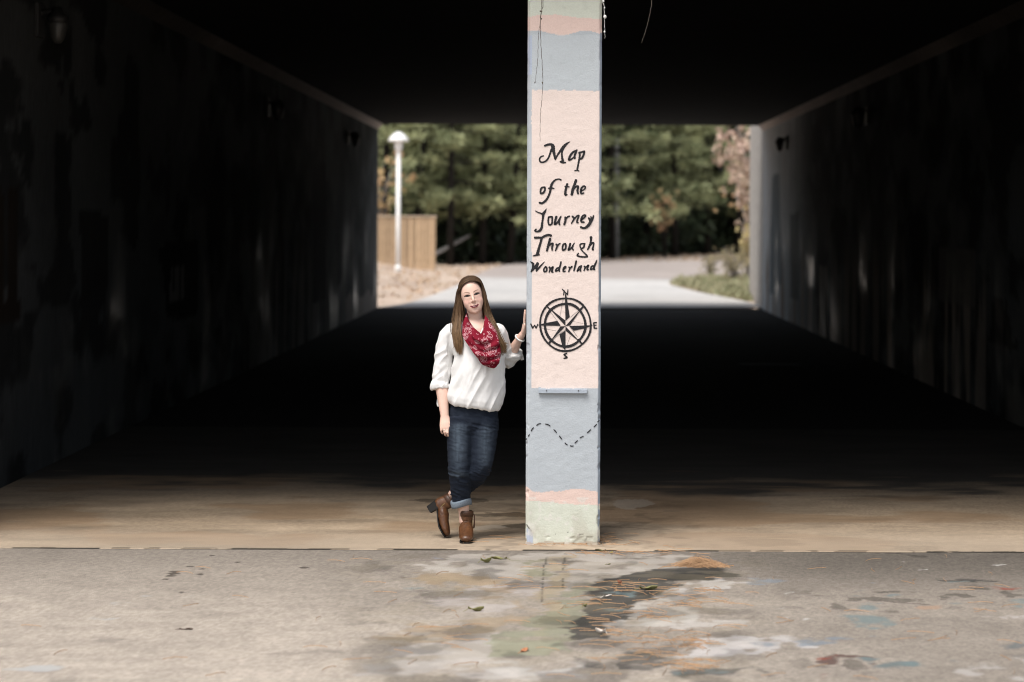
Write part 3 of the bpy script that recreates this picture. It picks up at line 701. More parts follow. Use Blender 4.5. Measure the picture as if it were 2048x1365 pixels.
# batten screwed to the face
a, b = pix(1077, 778, CY0), pix(1174, 787, CY0)
bat = link('batten', box_mesh('batten', a.x - ccx, b.x - ccx, CY0 - .022 - ccy, CY0 + .001 - ccy, b.z, a.z, .002), mat('blue_batten', (.36, .40, .45), .6, .08, 30, .2, 60), colo)
m_scr = mat('screw_steel', (.08, .08, .085), .4, .1, 30, 0, 10, .5)
for x in (1093, 1157):
    p = pix(x, 781.5, CY0 - .022); bm = bmesh.new(); tube(bm, [(p.x - ccx, p.y - ccy + .002, p.z), (p.x - ccx, p.y - ccy - .003, p.z)], [.0045, .004], (0, 0, 1), 8); link('screw', bm_mesh('screw', bm, True), m_scr, bat)

# dry vine strands hanging from the deck edge
m_vine = mat('dry_vine', (.09, .075, .06), .8, .3, 60, 0, 10, .2)
m_web = mat('pale_seed_fluff', (.62, .62, .58), .9, .1, 60, 0, 10, .1)
def vine(label, pts, Y, r, knots=(), m=m_vine, base=None):
    P = [pix(x, y, Y) for x, y in pts]
    top = P[0].copy(); top.z = HC + .3; P = [top] + P
    c = [Vector(p) for p in catmull(P, 8)]
    o = Vector((c[0].x, c[0].y, c[0].z))
    bm = bmesh.new(); nn = len(c)
    tube(bm, [p - o + Vector((.0015 * math.sin(k * 2.3), 0, 0)) for k, p in enumerate(c)], [r * (1 - .5 * k / nn) for k in range(nn)], (0, -1, 0), 5, False)
    for x, y, rr in knots:
        p = pix(x, y, Y) - o; ball(bm, p, rr, rr, rr * 1.2, None, 8)
    ob = link('hanging_vine', bm_mesh('hanging_vine', bm, True), m); ob.location = o
    return tag(ob, label, 'vine', 'dry strands hanging from the deck edge')
VY = JOINT - .302
vine('long dark dry vine strand hanging down the column face above the lettering', [(1087, -30), (1084, 20), (1081, 35), (1082, 90), (1085.5, 150), (1084.5, 190), (1081, 230), (1080, 282)], VY, .0026, [(1081, 23, .005), (1085, 166, .005), (1083, 38, .004)])
vine('short thin vine strand beside the long one on the column face', [(1084, -30), (1082, 34), (1077, 70), (1075.5, 120), (1071, 160), (1069.5, 168)], VY - .01, .0022, [(1070, 165, .004)])
vine('strand with pale fluffy beads hanging beside the right edge of the column', [(1205, -30), (1208, 10), (1209, 40), (1210, 78)], VY, .002, [(1207, 3, .006), (1209, 16, .005), (1210, 34, .010), (1209, 64, .006)], m_web)
vine('thin bare strand hanging in the dark away from the column', [(1304, -30), (1301, 20), (1292, 60), (1283, 86)], VY, .0022)
# ------------------------------------------------------------------ beyond the far mouth
m_white = mat('white_enamel', (.78, .78, .76), .45, .05, 3, .05, 30, .4)
m_bark = mat('pine_bark', (.022, .019, .016), .95, .4, 3, .8, 8, .1, stretch=(3, 3, .6), bdist=.05)
m_gbark = mat('grey_bark', (.20, .185, .17), .95, .3, 3, .6, 8, .1, stretch=(3, 3, .6), bdist=.03)
def leafmat(name, c, c2, tr=.25):
    m, n, l, b = newmat(name)
    oi = n.new('ShaderNodeTexNoise'); tc = n.new('ShaderNodeTexCoord'); l.new(tc.outputs['Object'], oi.inputs['Vector']); oi.inputs['Scale'].default_value = .9; oi.inputs['Detail'].default_value = 5
    base = _mixc(n, l, _range(n, l, oi.outputs['Fac'], 0, 1, .35, .65), c, c2)
    l.new(base, b.inputs['Base Color']); b.inputs['Roughness'].default_value = .6; b.inputs['Specular IOR Level'].default_value = .2
    return m
m_pine = leafmat('pine_needles', (.080, .098, .044), (.42, .44, .235))
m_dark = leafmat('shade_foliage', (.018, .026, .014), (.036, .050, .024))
m_aut = leafmat('autumn_leaves', (.46, .27, .15), (.42, .34, .17))
m_pinkl = leafmat('dusty_pink_leaves', (.44, .31, .25), (.50, .40, .30))
m_yel = leafmat('yellow_leaves', (.40, .32, .15), (.30, .27, .14))
m_shrub = leafmat('pale_shrub_leaves', (.24, .20, .11), (.30, .27, .17))
m_grass = leafmat('green_grass', (.19, .21, .11), (.32, .29, .18))

# lamp post
p = gpix(796, 548); lamp_loc = (p.x, p.y, bank_height(np.array([p.x]), np.array([p.y]))[0] - .05)
lamp = empty('lamp_post', lamp_loc, 'white lamp post with mushroom shade standing in front of the wooden fence', 'lamp post')
HL = 5.30 - lamp_loc[2]
def lp(name, pts, rad, n=20, dome=False):
    bm = bmesh.new(); tube(bm, pts, rad, (0, -1, 0), n, dome); return link(name, bm_mesh(name, bm, True), m_white, lamp)
lp('post', [(0, 0, 0), (0, 0, 2), (0, 0, HL - .75)], [.092, .086, .08])
lp('base_collar', [(0, 0, 0), (0, 0, .25), (0, 0, .3)], [.118, .118, .106])
lp('neck', [(0, 0, HL - .78), (0, 0, HL - .68), (0, 0, HL - .6), (0, 0, HL - .42), (0, 0, HL - .34)], [.085, .11, .145, .15, .13])
lp('shade', [(0, 0, HL - .36), (0, 0, HL - .32), (0, 0, HL - .22), (0, 0, HL - .12), (0, 0, HL - .04), (0, 0, HL)], [.37, .385, .33, .23, .12, .03], 28)

# second, grey pole in the shade of the pines
gp = pix(1233, 440, 126); bm = bmesh.new(); tube(bm, [(0, 0, 0), (0, 0, 3), (0, 0, 6.2)], [.13, .12, .10], (0, -1, 0), 14, False)
pole = empty('utility_pole', (gp.x, 126, -.06), 'plain pale grey pole standing among the dark pines', 'pole')
link('shaft', bm_mesh('shaft', bm, True), mat('weathered_pole', (.20, .20, .19), .8, .1, 2, .1, 20), pole)
bm = bmesh.new(); tube(bm, [(0, 0, 6.15), (0, 0, 6.3)], [.13, .11], (0, -1, 0), 14, False); link('cap', bm_mesh('cap', bm, True), bpy.data.materials['weathered_pole'], pole)

# wooden fence, one board at a time
m_fw = mat('fence_board', (.42, .30, .19), .85, .3, 2.5, .4, 20, .15, stretch=(4, 4, .5))
_n, _l = m_fw.node_tree.nodes, m_fw.node_tree.links; _b = _n['Principled BSDF']; _src = _b.inputs['Base Color'].links[0].from_socket
_oi = _n.new('ShaderNodeObjectInfo'); _l.new(_mul(_n, _l, _src, _range(_n, _l, _oi.outputs['Random'], .62, 1.15, 0, 1)), _b.inputs['Base Color'])
m_fcap = mat('fence_cap', (.50, .41, .31), .85, .2, 2.5, .3, 20, .15)
FYd = 97.6; fx1 = pix(871, 480, FYd).x; ftop = pix(850, 432, FYd).z
def fz(x): return float(bank_height(np.array([x]), np.array([FYd]))[0]) - .1
fence = empty('wooden_fence', (fx1, FYd, fz(fx1)), 'tan wooden board fence with a pale top rail beside the path', 'fence')
fo = Vector((fx1, FYd, fz(fx1)))
x = fx1 - .1
for k in range(30):
    wd = .128; zb = fz(x - wd) - .1; dy = random.uniform(-.006, .006); tp = ftop - .05 + random.uniform(-.012, .012)
    me = box_mesh('board', x - wd - fo.x, x - fo.x, dy, dy + .022, zb - fo.z, tp - fo.z, .003)
    link('board', me, m_fw, fence); x -= wd + .012
link('top_rail', box_mesh('top_rail', x - fo.x, .06, -.05, .09, ftop - .045 - fo.z, ftop - fo.z, .006), m_fcap, fence)
for zz in (.55, 1.75):
    link('back_rail', box_mesh('back_rail', x - fo.x, 0, .03, .075, fz(fx1) + zz - fo.z, fz(fx1) + zz + .09 - fo.z), m_fw, fence)
for k, xp in enumerate((fx1 - .045, fx1 - 2.4)):
    link('post', box_mesh('post', xp - .045 - fo.x, xp + .045 - fo.x, .03 if k else -.03, .14, -.2, ftop - .05 - fo.z, .004), m_fw, fence)

# ---- trees
def tuft(V, F, c, r, n, flat=.7, wid=.06, up=.25, rg=rng):
    """burst of narrow needle or leaf faces"""
    d = rg.normal(size=(n, 3)); d[:, 2] = d[:, 2] * flat + up; d /= np.linalg.norm(d, axis=1)[:, None]
    s = np.cross(d, rg.normal(size=(n, 3))); s /= np.linalg.norm(s, axis=1)[:, None]
    L = r * rg.uniform(.6, 1.1, (n, 1)); a = c + d * L * .12; t = c + d * L; w = r * wid * rg.uniform(.7, 1.4, (n, 1))
    b = len(V) and sum(len(v) for v in V)
    m = a * .45 + t * .55
    V.append(np.stack([a, m + s * w, t, m - s * w], 1).reshape(-1, 3))
    i = b + 4 * np.arange(n)
    F.append(np.stack([i, i + 1, i + 2, i + 3], 1))
def quads(name, V, F):
    V = np.concatenate(V); F = np.concatenate(F)
    me = bpy.data.meshes.new(name)
    me.vertices.add(len(V)); me.vertices.foreach_set('co', V.astype(np.float32).ravel())
    me.loops.add(F.size); me.loops.foreach_set('vertex_index', F.ravel().astype(np.int32)); me.polygons.add(len(F)); me.polygons.foreach_set('loop_start', np.arange(0, F.size, 4, dtype=np.int32)); me.update(calc_edges=True)
    return me
def pine(seed, H, z0, spread, dens=1.0):
    rg = np.random.default_rng(seed); bm = bmesh.new(); V, F = [], []
    lean = rg.normal(0, .02, 2)
    ax = lambda z: Vector((lean[0] * z, lean[1] * z, z))
    tube(bm, [ax(-.2), ax(H * .3), ax(H * .65), ax(H)], [.19, .16, .10, .03], (0, -1, 0), 9, False)
    nb = int(40 * dens)
    for k in range(nb):
        z = z0 + (H - z0) * (k + rg.random()) / nb; f = (z - z0) / (H - z0)
        L = spread * (1.0 - .72 * f) * rg.uniform(.55, 1.15); a = rg.uniform(0, 2 * math.pi)
        e = Vector((math.cos(a), math.sin(a), 0)); s = ax(z)
        tip = s + e * L + Vector((0, 0, L * rg.uniform(-.12, .22)))
        tube(bm, [s, s.lerp(tip, .5) + Vector((0, 0, -.05 * L)), tip], [.055, .03, .012], (0, 0, 1), 5, False)
        nt = max(3, int(L * 3.4))
        for j in range(nt):
            t = .35 + .65 * (j + rg.random()) / nt
            c = np.array(s.lerp(tip, t)) + rg.normal(0, .16, 3) * [1, 1, .6]
            tuft(V, F, c, rg.uniform(.34, .58), 26, .55, .06, .3, rg)
    return bm_mesh('trunk', bm, True), quads('crown', V, F)
variants = [pine(s, H, z0, sp) for s, H, z0, sp in [(1, 10.5, 2.3, 3.8), (2, 12, 3.0, 3.6), (3, 9.5, 1.9, 3.4), (4, 11.5, 3.2, 4.0)]]
def put_pine(x, y, v, rz, s, label, mt=None, grp='pine trees beyond the far mouth'):
    o = empty('pine_tree', (x, y, float(bank_height(np.array([x]), np.array([y]))[0]) - .1), label, 'tree', grp, rz); o.scale = (s, s, s)
    link('trunk', variants[v][0], m_bark, o); link('crown', variants[v][1], mt or m_pine, o)
    return o
lab_f = 'green pine tree with drooping tufted branches at the front of the wood'
def tline(x):                                 # depth of the wood's edge
    return 107 + sstep(-6, 12, np.array([x]))[0] * 36
k = 0
special = {0: 'green pine tree rising behind the lamp post and wooden fence', 2: 'pine tree standing over the grey fallen log beside the fence', 7: 'pine tree whose branches hang round the top of the grey pole', 11: 'pine tree behind the orange leaved tree by the path'}
for px_, dy_, v_, s_ in [(770, -1.5, 0, .95), (835, 1.5, 2, 1.0), (900, -.5, 3, .92), (965, 1.0, 0, 1.0), (1020, -1, 2, .95), (1085, 2, 1, 1.0), (1150, 3, 0, 1.05), (1225, 0, 3, 1.0), (1290, 4, 2, 1.1), (1350, 0, 0, 1.1), (1415, 3, 1, 1.12), (1480, 0, 3, 1.1), (1560, 2, 2, 1.1)]:
    Yt = 110.0
    for _ in range(6): Yt = tline((px_ - PX) * Yt / FPX) + dy_
    put_pine((px_ - PX) * Yt / FPX, Yt, v_, k * 1.7, s_, special.get(k, lab_f)); k += 1
for k in range(14):
    X_ = -16 + 2.6 * k; Yt = tline(X_) + 5.5 + random.uniform(-1, 1.5)
    put_pine(X_ + random.uniform(-.6, .6), Yt, k % 4, k * 2.3, random.uniform(1.05, 1.3), 'dark pine tree in the shaded second row of the wood')
# the wood behind reads as one mass
V, F = [], []; bm = bmesh.new()
for k in range(70):
    X_ = random.uniform(-24, 30); Yt = tline(X_) + random.uniform(8, 18)
    tube(bm, [(X_, Yt, -.2), (X_, Yt, 9)], [.16, .10], (0, -1, 0), 6, False)
    for j in range(34):
        c = np.array([X_ + random.gauss(0, 1.4), Yt + random.gauss(0, 1.2), 13 * random.random() ** 1.4 + .2])
        tuft(V, F, c, random.uniform(.9, 1.5), 26, .8, .11, .1)
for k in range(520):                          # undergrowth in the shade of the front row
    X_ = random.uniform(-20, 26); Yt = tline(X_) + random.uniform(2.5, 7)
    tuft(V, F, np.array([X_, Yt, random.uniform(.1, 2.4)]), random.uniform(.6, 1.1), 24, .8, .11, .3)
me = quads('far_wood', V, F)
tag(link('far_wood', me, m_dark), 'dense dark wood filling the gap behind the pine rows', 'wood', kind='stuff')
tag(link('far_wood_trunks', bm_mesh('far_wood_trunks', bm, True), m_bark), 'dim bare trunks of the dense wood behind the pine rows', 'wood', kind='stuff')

def leafy(name, loc, seed, stems, H, spread, ml, mb, label, cat, nl, lr, lw, grp=None, zlo=.1, droop=0):
    rg = np.random.default_rng(seed); o = empty(name, loc, label, cat, grp); bm = bmesh.new(); V, F = [], []
    for k in range(stems):
        a = rg.uniform(0, 2 * math.pi); e = Vector((math.cos(a), math.sin(a), 0)) * spread * rg.uniform(.2, 1)
        h = H * rg.uniform(.65, 1.05); p0 = Vector((0, 0, -.1)); p1 = Vector((e.x * .3, e.y * .3, h * .55)); p2 = Vector((e.x, e.y, h * (1 - droop * rg.random())))
        tube(bm, [p0, p1, p2], [.03 * H / 3 + .01, .02 * H / 3, .006], (0, -1, 0), 5, False)
        for j in range(nl):
            t = zlo + (1 - zlo) * rg.random(); q = p0.lerp(p1, t * 2) if t < .5 else p1.lerp(p2, t * 2 - 1)
            c = np.array(q) + rg.normal(0, spread * .14 + .03, 3)
            tuft(V, F, c, lr * rg.uniform(.6, 1.3), 7, 1, lw, .1, rg)
    link('stems', bm_mesh('stems', bm, True), mb, o); link('foliage', quads('foliage', V, F), ml, o); return o
def spot(px_, Y): x = (px_ - PX) * Y / FPX; return (x, Y, float(bank_height(np.array([x]), np.array([Y]))[0]) - .05)
leafy('autumn_tree', spot(1530, 92), 21, 9, 6.8, 2.6, m_pinkl, m_gbark, 'tree with dusty pink leaves behind the wing wall', 'tree', 46, .24, .3, None, .35)
leafy('autumn_tree', spot(1500, 100), 22, 8, 6.4, 2.9, m_aut, m_gbark, 'tree with orange and yellow leaves reaching over the path', 'tree', 11, .20, .3, None, .5, .35)
leafy('autumn_tree', spot(748, 101), 23, 7, 4.6, 1.5, m_aut, m_gbark, 'small orange leaved tree behind the wooden fence', 'tree', 12, .20, .3, None, .4)
leafy('shrub', spot(1495, 84), 24, 9, 2.1, .65, m_yel, m_gbark, 'yellow leaved shrub beside the wing wall', 'shrub', 13, .16, .3, 'shrubs beside the path', .3)
leafy('shrub', spot(1468, 80), 25, 16, 1.25, .85, m_shrub, m_gbark, 'pale dry twiggy shrub on the grassy island by the path', 'shrub', 12, .12, .16, 'shrubs beside the path', .1)
leafy('shrub', spot(1420, 88), 26, 12, .85, .6, m_shrub, m_gbark, 'low brown shrub at the tip of the grassy island', 'shrub', 10, .12, .16, 'shrubs beside the path', .1)
leafy('shrub', spot(1240, 131), 27, 10, 1.3, 1.1, m_dark, m_bark, 'dark green bush under the pines behind the grey pole', 'shrub', 20, .22, .3, 'shrubs beside the path', .1)
leafy('shrub', spot(1330, 128), 28, 10, 3.9, 1.0, m_aut, m_bark, 'thin brown leaved sapling under the pines', 'shrub', 8, .18, .25, 'shrubs beside the path', .5)
# fallen trunk propped up in the dark
a, b_ = pix(877, 505, 106), pix(925, 479, 108); bm = bmesh.new(); o_ = Vector((a.x, a.y, a.z))
tube(bm, [a - o_ + (a - b_) * .35, Vector((0, 0, 0)), b_ - o_, b_ - o_ + (b_ - a) * .3], [.10, .09, .075, .05], (0, -1, 0), 9)
fb = link('fallen_log', bm_mesh('fallen_log', bm, True), m_gbark, loc=o_); tag(fb, 'bare grey fallen log leaning in the dark beside the fence', 'log')
# grass island and scattered leaf litter
V, F = [], []
isl = [gpix(*q) for q in [(1345, 571), (1352, 562), (1400, 558), (1480, 556), (1540, 556), (1560, 606), (1490, 603), (1420, 590)]]; ip = [(q.x, q.y) for q in isl]
gpt = rng.uniform([3, 60], [10, 92], (9000, 2)); gpt = gpt[inpoly(gpt[:, 0], gpt[:, 1], ip)]
for x_, y_ in gpt[:1500]: tuft(V, F, np.array([x_, y_, -.02]), rng.uniform(.10, .30), 6, .4, .09, 1.2)
tag(link('grass', quads('grass', V, F), m_grass), 'patchy green grass on the island beside the path', 'grass', kind='stuff')
m_ll = leafmat('fallen_leaves', (.42, .27, .16), (.42, .34, .25))
V, F = [], []
for k in range(5200):
    if k % 2 and k > 1200: continue
    x_ = random.uniform(-13, 15); y_ = random.uniform(61, 108) if x_ < -1 else random.uniform(118, 142)
    u_ = x_ * FPX / y_ + PX; v_ = CAM_H * FPX / y_ + PY
    if y_ < 110 and inpoly(np.array([u_]), np.array([v_]), left + right[::-1])[0] and random.random() < .985: continue
    tuft(V, F, np.array([x_, y_, float(bank_height(np.array([x_]), np.array([y_]))[0]) + .03]), .13, 2, .2, .35, .15)
tag(link('leaf_litter', quads('leaf_litter', V, F), m_ll), 'scattered orange and tan fallen leaves along the edge of the wood', 'leaf litter', kind='stuff')

# ------------------------------------------------------------------ small things on the pavement
def leaf_thing(px_, py_, size, rz, c, label, curl=.5):
    p = gpix(px_, py_, -.008); o = empty('fallen_leaf', (p.x, p.y, -.010), label, 'leaf', 'fallen leaves on the pavement', rz)
    n, V, F = 9, [], []
    for i in range(n):
        t = i / (n - 1); w = .40 * math.sin(math.pi * min(1, t * 1.02)) ** .7 * (1 - .35 * t) + .012
        lobe = 1 + .25 * math.sin(t * 17)
        for j in range(5):
            s = (j - 2) / 2; x = (t - .5) * size; y = s * w * size * .5 * lobe
            zz = .006 + curl * size * (.35 * abs(s) ** 1.5 + .30 * (2 * t - 1) ** 2) + .06 * size * math.sin(7 * t + 3 * s)
            V.append((x, y, max(zz, .004)))
    for i in range(n - 1):
        for j in range(4): q = i * 5 + j; F.append((q, q + 1, q + 6, q + 5))
    mn = 'leaf_%02d%02d%02d' % tuple(int(v * 99) for v in c)
    m = bpy.data.materials.get(mn) or mat(mn, c, .7, .35, 40, .3, 90, .3)
    link('blade', pydata('blade', V, F, True), m, o)
    bm = bmesh.new(); tube(bm, [(-.5 * size, 0, .006 + curl * size * .3), (-.72 * size, .05 * size, .006), (-.85 * size, .12 * size, .004)], [.0016, .0014, .001], (0, 0, 1), 5); link('stem', bm_mesh('stem', bm), m, o)
gr, br, rd, wh = (.20, .19, .075), (.16, .10, .05), (.30, .12, .07), (.62, .56, .50)
leaf_thing(972, 1127, .068, .3, gr, 'curled olive leaf on the pavement left of the column, beside a flatter leaf', .8)
leaf_thing(998, 1120, .10, 2.9, gr, 'long flat olive leaf on the pavement just in front of the column', .25)
leaf_thing(952, 1224, .085, .1, gr, 'olive leaf on pavement between the tan paint patches', .5)
leaf_thing(1049, 1304, .085, 1.2, (.45, .20, .10), 'small orange leaf lying on the pale green paint patch', .2)
leaf_thing(1170, 1215, .035, .9, gr, 'small green leaf on green paint beside the dark curved sweep', .7)
leaf_thing(1201, 1104, .07, 2.8, (.13, .11, .05), 'dark olive leaf by the right corner of the column foot', .3)
leaf_thing(1223, 1108, .03, 1.0, (.40, .36, .10), 'tiny yellow green leaf beside the column foot joint', .6)
leaf_thing(1297, 1181, .105, .2, gr, 'long olive leaf on the dark curved paint sweep', .35)
leaf_thing(1239, 1171, .05, 2.0, rd, 'reddish brown curled leaf on the dark paint sweep', .9)
leaf_thing(1215, 1196, .055, .5, wh, 'pale bleached leaf on the dark paint sweep', .4)
leaf_thing(1201, 1269, .065, 2.5, wh, 'pale curled leaf on bare pavement below the dark sweep', .7)
leaf_thing(1217, 1131, .03, .4, gr, 'tiny olive leaf on the pale cement right of the painted strip', .4)
leaf_thing(372, 1261, .07, .0, (.06, .035, .025), 'dark brown leaf alone on the plain pavement', .12)

m_nd = mat('dead_pine_needles', (.36, .215, .115), .7, .35, 30, 0, 10, .3)
V, F = [], []
def needle(px_, py_, L, a, lift=.004):
    p = gpix(px_, py_, -.01); k = sum(map(len, V)); seg = 4; z0 = -.006 if p.y < JOINT else .003
    bend = random.uniform(-.5, .5); w = .0009
    pts = []
    for i in range(seg + 1):
        t = i / seg; aa = a + bend * t
        pts.append((p.x + math.cos(aa) * L * (t - .5), p.y + math.sin(aa) * L * (t - .5), z0 + .002 + lift * math.sin(math.pi * t) + random.uniform(0, lift)))
    for i, (x, y, z) in enumerate(pts):
        wx, wy = -math.sin(a) * w, math.cos(a) * w
        V.append(np.array([(x - wx, y - wy, z - .0008), (x + wx, y + wy, z - .0008), (x, y, z + .002)]))
    for i in range(seg):
        q = k + 3 * i
        for s in range(3): F.append((q + s, q + (s + 1) % 3, q + 3 + (s + 1) % 3, q + 3 + s))
def cluster(cx, cy, sx, sy, n, L, lift=.004, spread=.9):
    for _ in range(n): needle(random.gauss(cx, sx), random.gauss(cy, sy), L * random.uniform(.6, 1.3), random.gauss(0, spread) + random.choice((0, math.pi)), lift)
for x, y, sx, sy, n in [(1260, 1107, 70, 2.5, 46), (1225, 1085, 30, 6, 22), (1300, 1182, 60, 6, 26), (1210, 1210, 50, 10, 36), (1255, 1175, 60, 9, 26), (1180, 1260, 40, 10, 22), (1290, 1235, 30, 8, 26), (1300, 1290, 70, 16, 60), (1330, 1310, 60, 22, 40), (1395, 1285, 20, 8, 22), (1390, 1330, 22, 8, 26), (1380, 1212, 20, 6, 14), (1040, 1172, 40, 6, 12), (960, 1240, 60, 20, 12), (1130, 1080, 60, 6, 12), (1000, 1084, 40, 4, 12), (1440, 1190, 60, 25, 14), (760, 1195, 60, 25, 6)]:
    cluster(x, y, sx, sy, int(n * .55), .15)
cluster(1090, 1093, 30, 1.2, 10, .09); cluster(1175, 1093, 26, 1.2, 12, .09); cluster(1206, 1084, 5, 5, 8, .12)
for _ in range(90): needle(random.uniform(700, 2030), random.uniform(1108, 1360), .14, random.uniform(0, 3.14))
for _ in range(14): needle(random.uniform(20, 700), random.uniform(1110, 1360), .12, random.uniform(0, 3.14))
Vn = np.concatenate(V); me = pydata('scattered_pine_needles', Vn, F)
tag(link('scattered_pine_needles', me, m_nd), 'dead orange pine needles scattered over the pavement', 'pine needles', kind='stuff')
V, F = [], []
for _ in range(190):
    x = random.gauss(1402, 19); h = max(0, 1 - abs(x - 1395) / 46)
    needle(x, 1138 - random.random() * 5, .14, random.gauss(0, .5), .004 + .040 * h * random.random())
me = pydata('pine_needle_pile', np.concatenate(V), F)
tag(link('pine_needle_pile', me, m_nd), 'small heap of dead orange pine needles at the end of the dark paint sweep', 'pine needles', kind='stuff')
# ------------------------------------------------------------------ the person leaning on the column
YP = 15.62
PB = Vector((pix(932, 1080, 15.6).x, 15.6, 0))
person = empty('person', PB, 'smiling person in white blouse, red bandana scarf and jeans leaning a hand on the column', 'person')
U = YP / FPX                                   # metres per photograph pixel here
def q(px_, py_, dy=0.0): return pix(px_, py_, YP + dy) - PB
def pt(name, me, m, parent=person): return link(name, me, m, parent)

m_skin = mat('skin', None, .48, .04, 30, .12, 260, .35, attr='Col', sss=.03, bdist=.002)
m_blouse = mat('white_cotton', (.74, .73, .715), .85, .03, 12, .25, 420, .2, bdist=.003)
m_denim = mat('denim', None, .85, .18, 60, .5, 380, .15, attr='Col', bdist=.002)
m_cuff = mat('denim_cuff', (.155, .185, .22), .9, .25, 50, .5, 300, .1, bdist=.002)
m_leather = mat('brown_leather', (.060, .024, .010), .38, .35, 18, .3, 60, .45, c2=(.112, .047, .019), bdist=.003)
m_sole = mat('dark_sole', (.008, .007, .006), .7, .2, 30, .2, 60, .3)
m_hair = mat('brown_hair', None, .5, .25, 60, 0, 10, .22, attr='Col')
m_pearl = mat('pearl', (.80, .78, .74), .25, .03, 60, 0, 10, .5)
m_gold = mat('ring_metal', (.75, .70, .60), .25, 0, 60, 0, 10, .5, metal=.9)
m_eye = mat('eye_white', (.62, .58, .55), .3, .02, 60, 0, 10, .4)
m_iris = mat('iris', (.020, .014, .010), .25, .1, 60, 0, 10, .5)

# ---- head frame: x to the picture's right, y out of the face, z up
HCt = q(943.5, 592, -.02)
tilt, turn, nod = R(13), R(5), R(2)
Mh = (Matrix.Rotation(-tilt, 3, 'Y') @ Matrix.Rotation(turn, 3, 'Z') @ Matrix.Rotation(nod, 3, 'X'))
FX = Mh @ Vector((1, 0, 0)); FZ = Mh @ Vector((0, 0, 1)); FYv = Mh @ Vector((0, -1, 0))
Hm = Matrix((FX, FYv, FZ)).transposed()        # columns: local x, y(out of face), z
def hp(x, y, z): return HCt + Hm @ Vector((x, y, z))

bm = bmesh.new()
ball(bm, hp(0, -.012, .030), .072, .088, .086, Hm, 28)           # cranium
ball(bm, hp(0, .018, .008), .0690, .062, .082, Hm, 24)            # forehead and middle face
ball(bm, hp(0, .030, -.040), .0665, .046, .060, Hm, 24)          # cheeks
ball(bm, hp(0, .032, -.074), .0520, .045, .040, Hm, 20)          # jaw
ball(bm, hp(0, .050, -.096), .0260, .025, .020, Hm, 16)          # chin
for s in (-1, 1):
    ball(bm, hp(s * .038, .044, -.034), .027, .022, .024, Hm, 14)   # cheek bones
    ball(bm, hp(s * .070, -.012, -.006), .010, .018, .030, Hm, 10)  # ears
    ball(bm, hp(s * .0115, .082, -.0325), .0075, .009, .0065, Hm, 10)  # nostril wings
tube(bm, [hp(0, .072, .016), hp(0, .080, .000), hp(0, .089, -.017), hp(0, .0925, -.0275)], [.0075, .008, .0105, .0112], FYv, 12)
ball(bm, hp(0, .080, -.0575), .022, .010, .0055, Hm, 12); ball(bm, hp(0, .079, -.0675), .019, .011, .0065, Hm, 12)  # lips
# neck, chest, arms, hands, legs, all one body
tube(bm, [hp(0, -.010, -.07), q(951, 640, .005), q(951, 655, .005)], [.050, .050, .062], (0, -1, 0), 20)
tube(bm, [q(951, 648, .0), q(951, 660, -.005), q(955, 690, -.02), q(953, 740, 0), q(949, 800, .02), q(948, 835, .03)], [(.080, .055), (.115, .078), (.120, .098), (.125, .10), (.140, .11), (.14, .11)], (0, -1, 0), 24)
def cap(a, b, ra, rb, h=(0, -1, 0)): tube(bm, [a, a.lerp(b, .5), b], [ra, (ra[0] * .5 + rb[0] * .5, ra[1] * .5 + rb[1] * .5) if isinstance(ra, tuple) else (ra + rb) / 2, rb], h, 14)
# her right arm hangs
S1, E1, W1 = q(897, 664, .03), q(882, 760, .04), q(889.5, 832, -.03)
tube(bm, [S1 + Vector((.02, 0, -.03)), S1.lerp(E1, .5), E1], [.036, .036, .037], (0, -1, 0), 14)
tube(bm, [E1, E1.lerp(W1, .3), E1.lerp(W1, .65), W1], [(.040, .040), (.041, .040), (.034, .031), (.0275, .022)], (0, -1, 0), 16)
HB = q(890, 838, -.035); KN = q(892, 857, -.055)
tube(bm, [W1, HB, q(891.5, 848, -.047), KN], [(.0275, .021), (.033, .020), (.040, .019), (.041, .016)], (0, -1, 0), 16)
def finger(ps, r0, r1):
    n_ = len(ps); tube(bm, ps, [r0 + (r1 - r0) * k / (n_ - 1) for k in range(n_)], (0, -1, 0), 10)
finger([q(883.2, 855, -.052), q(882.3, 861, -.060), q(883.3, 865.5, -.050), q(885.5, 867.5, -.032)], .0082, .0066)
finger([q(888.8, 857, -.058), q(888.8, 865, -.068), q(890.2, 870.0, -.056), q(892, 871.5, -.036)], .0088, .0072)
finger([q(894.9, 857.5, -.060), q(895.2, 866, -.072), q(896.6, 872.0, -.060), q(897.3, 873, -.040)], .0090, .0074)
finger([q(901, 856, -.055), q(904.3, 864, -.066), q(906.0, 870, -.056), q(905.5, 872.5, -.038)], .0088, .0072)
finger([q(900, 840, -.035), q(905, 847, -.030), q(907, 854, -.026), q(906, 861, -.028)], .0110, .0075)
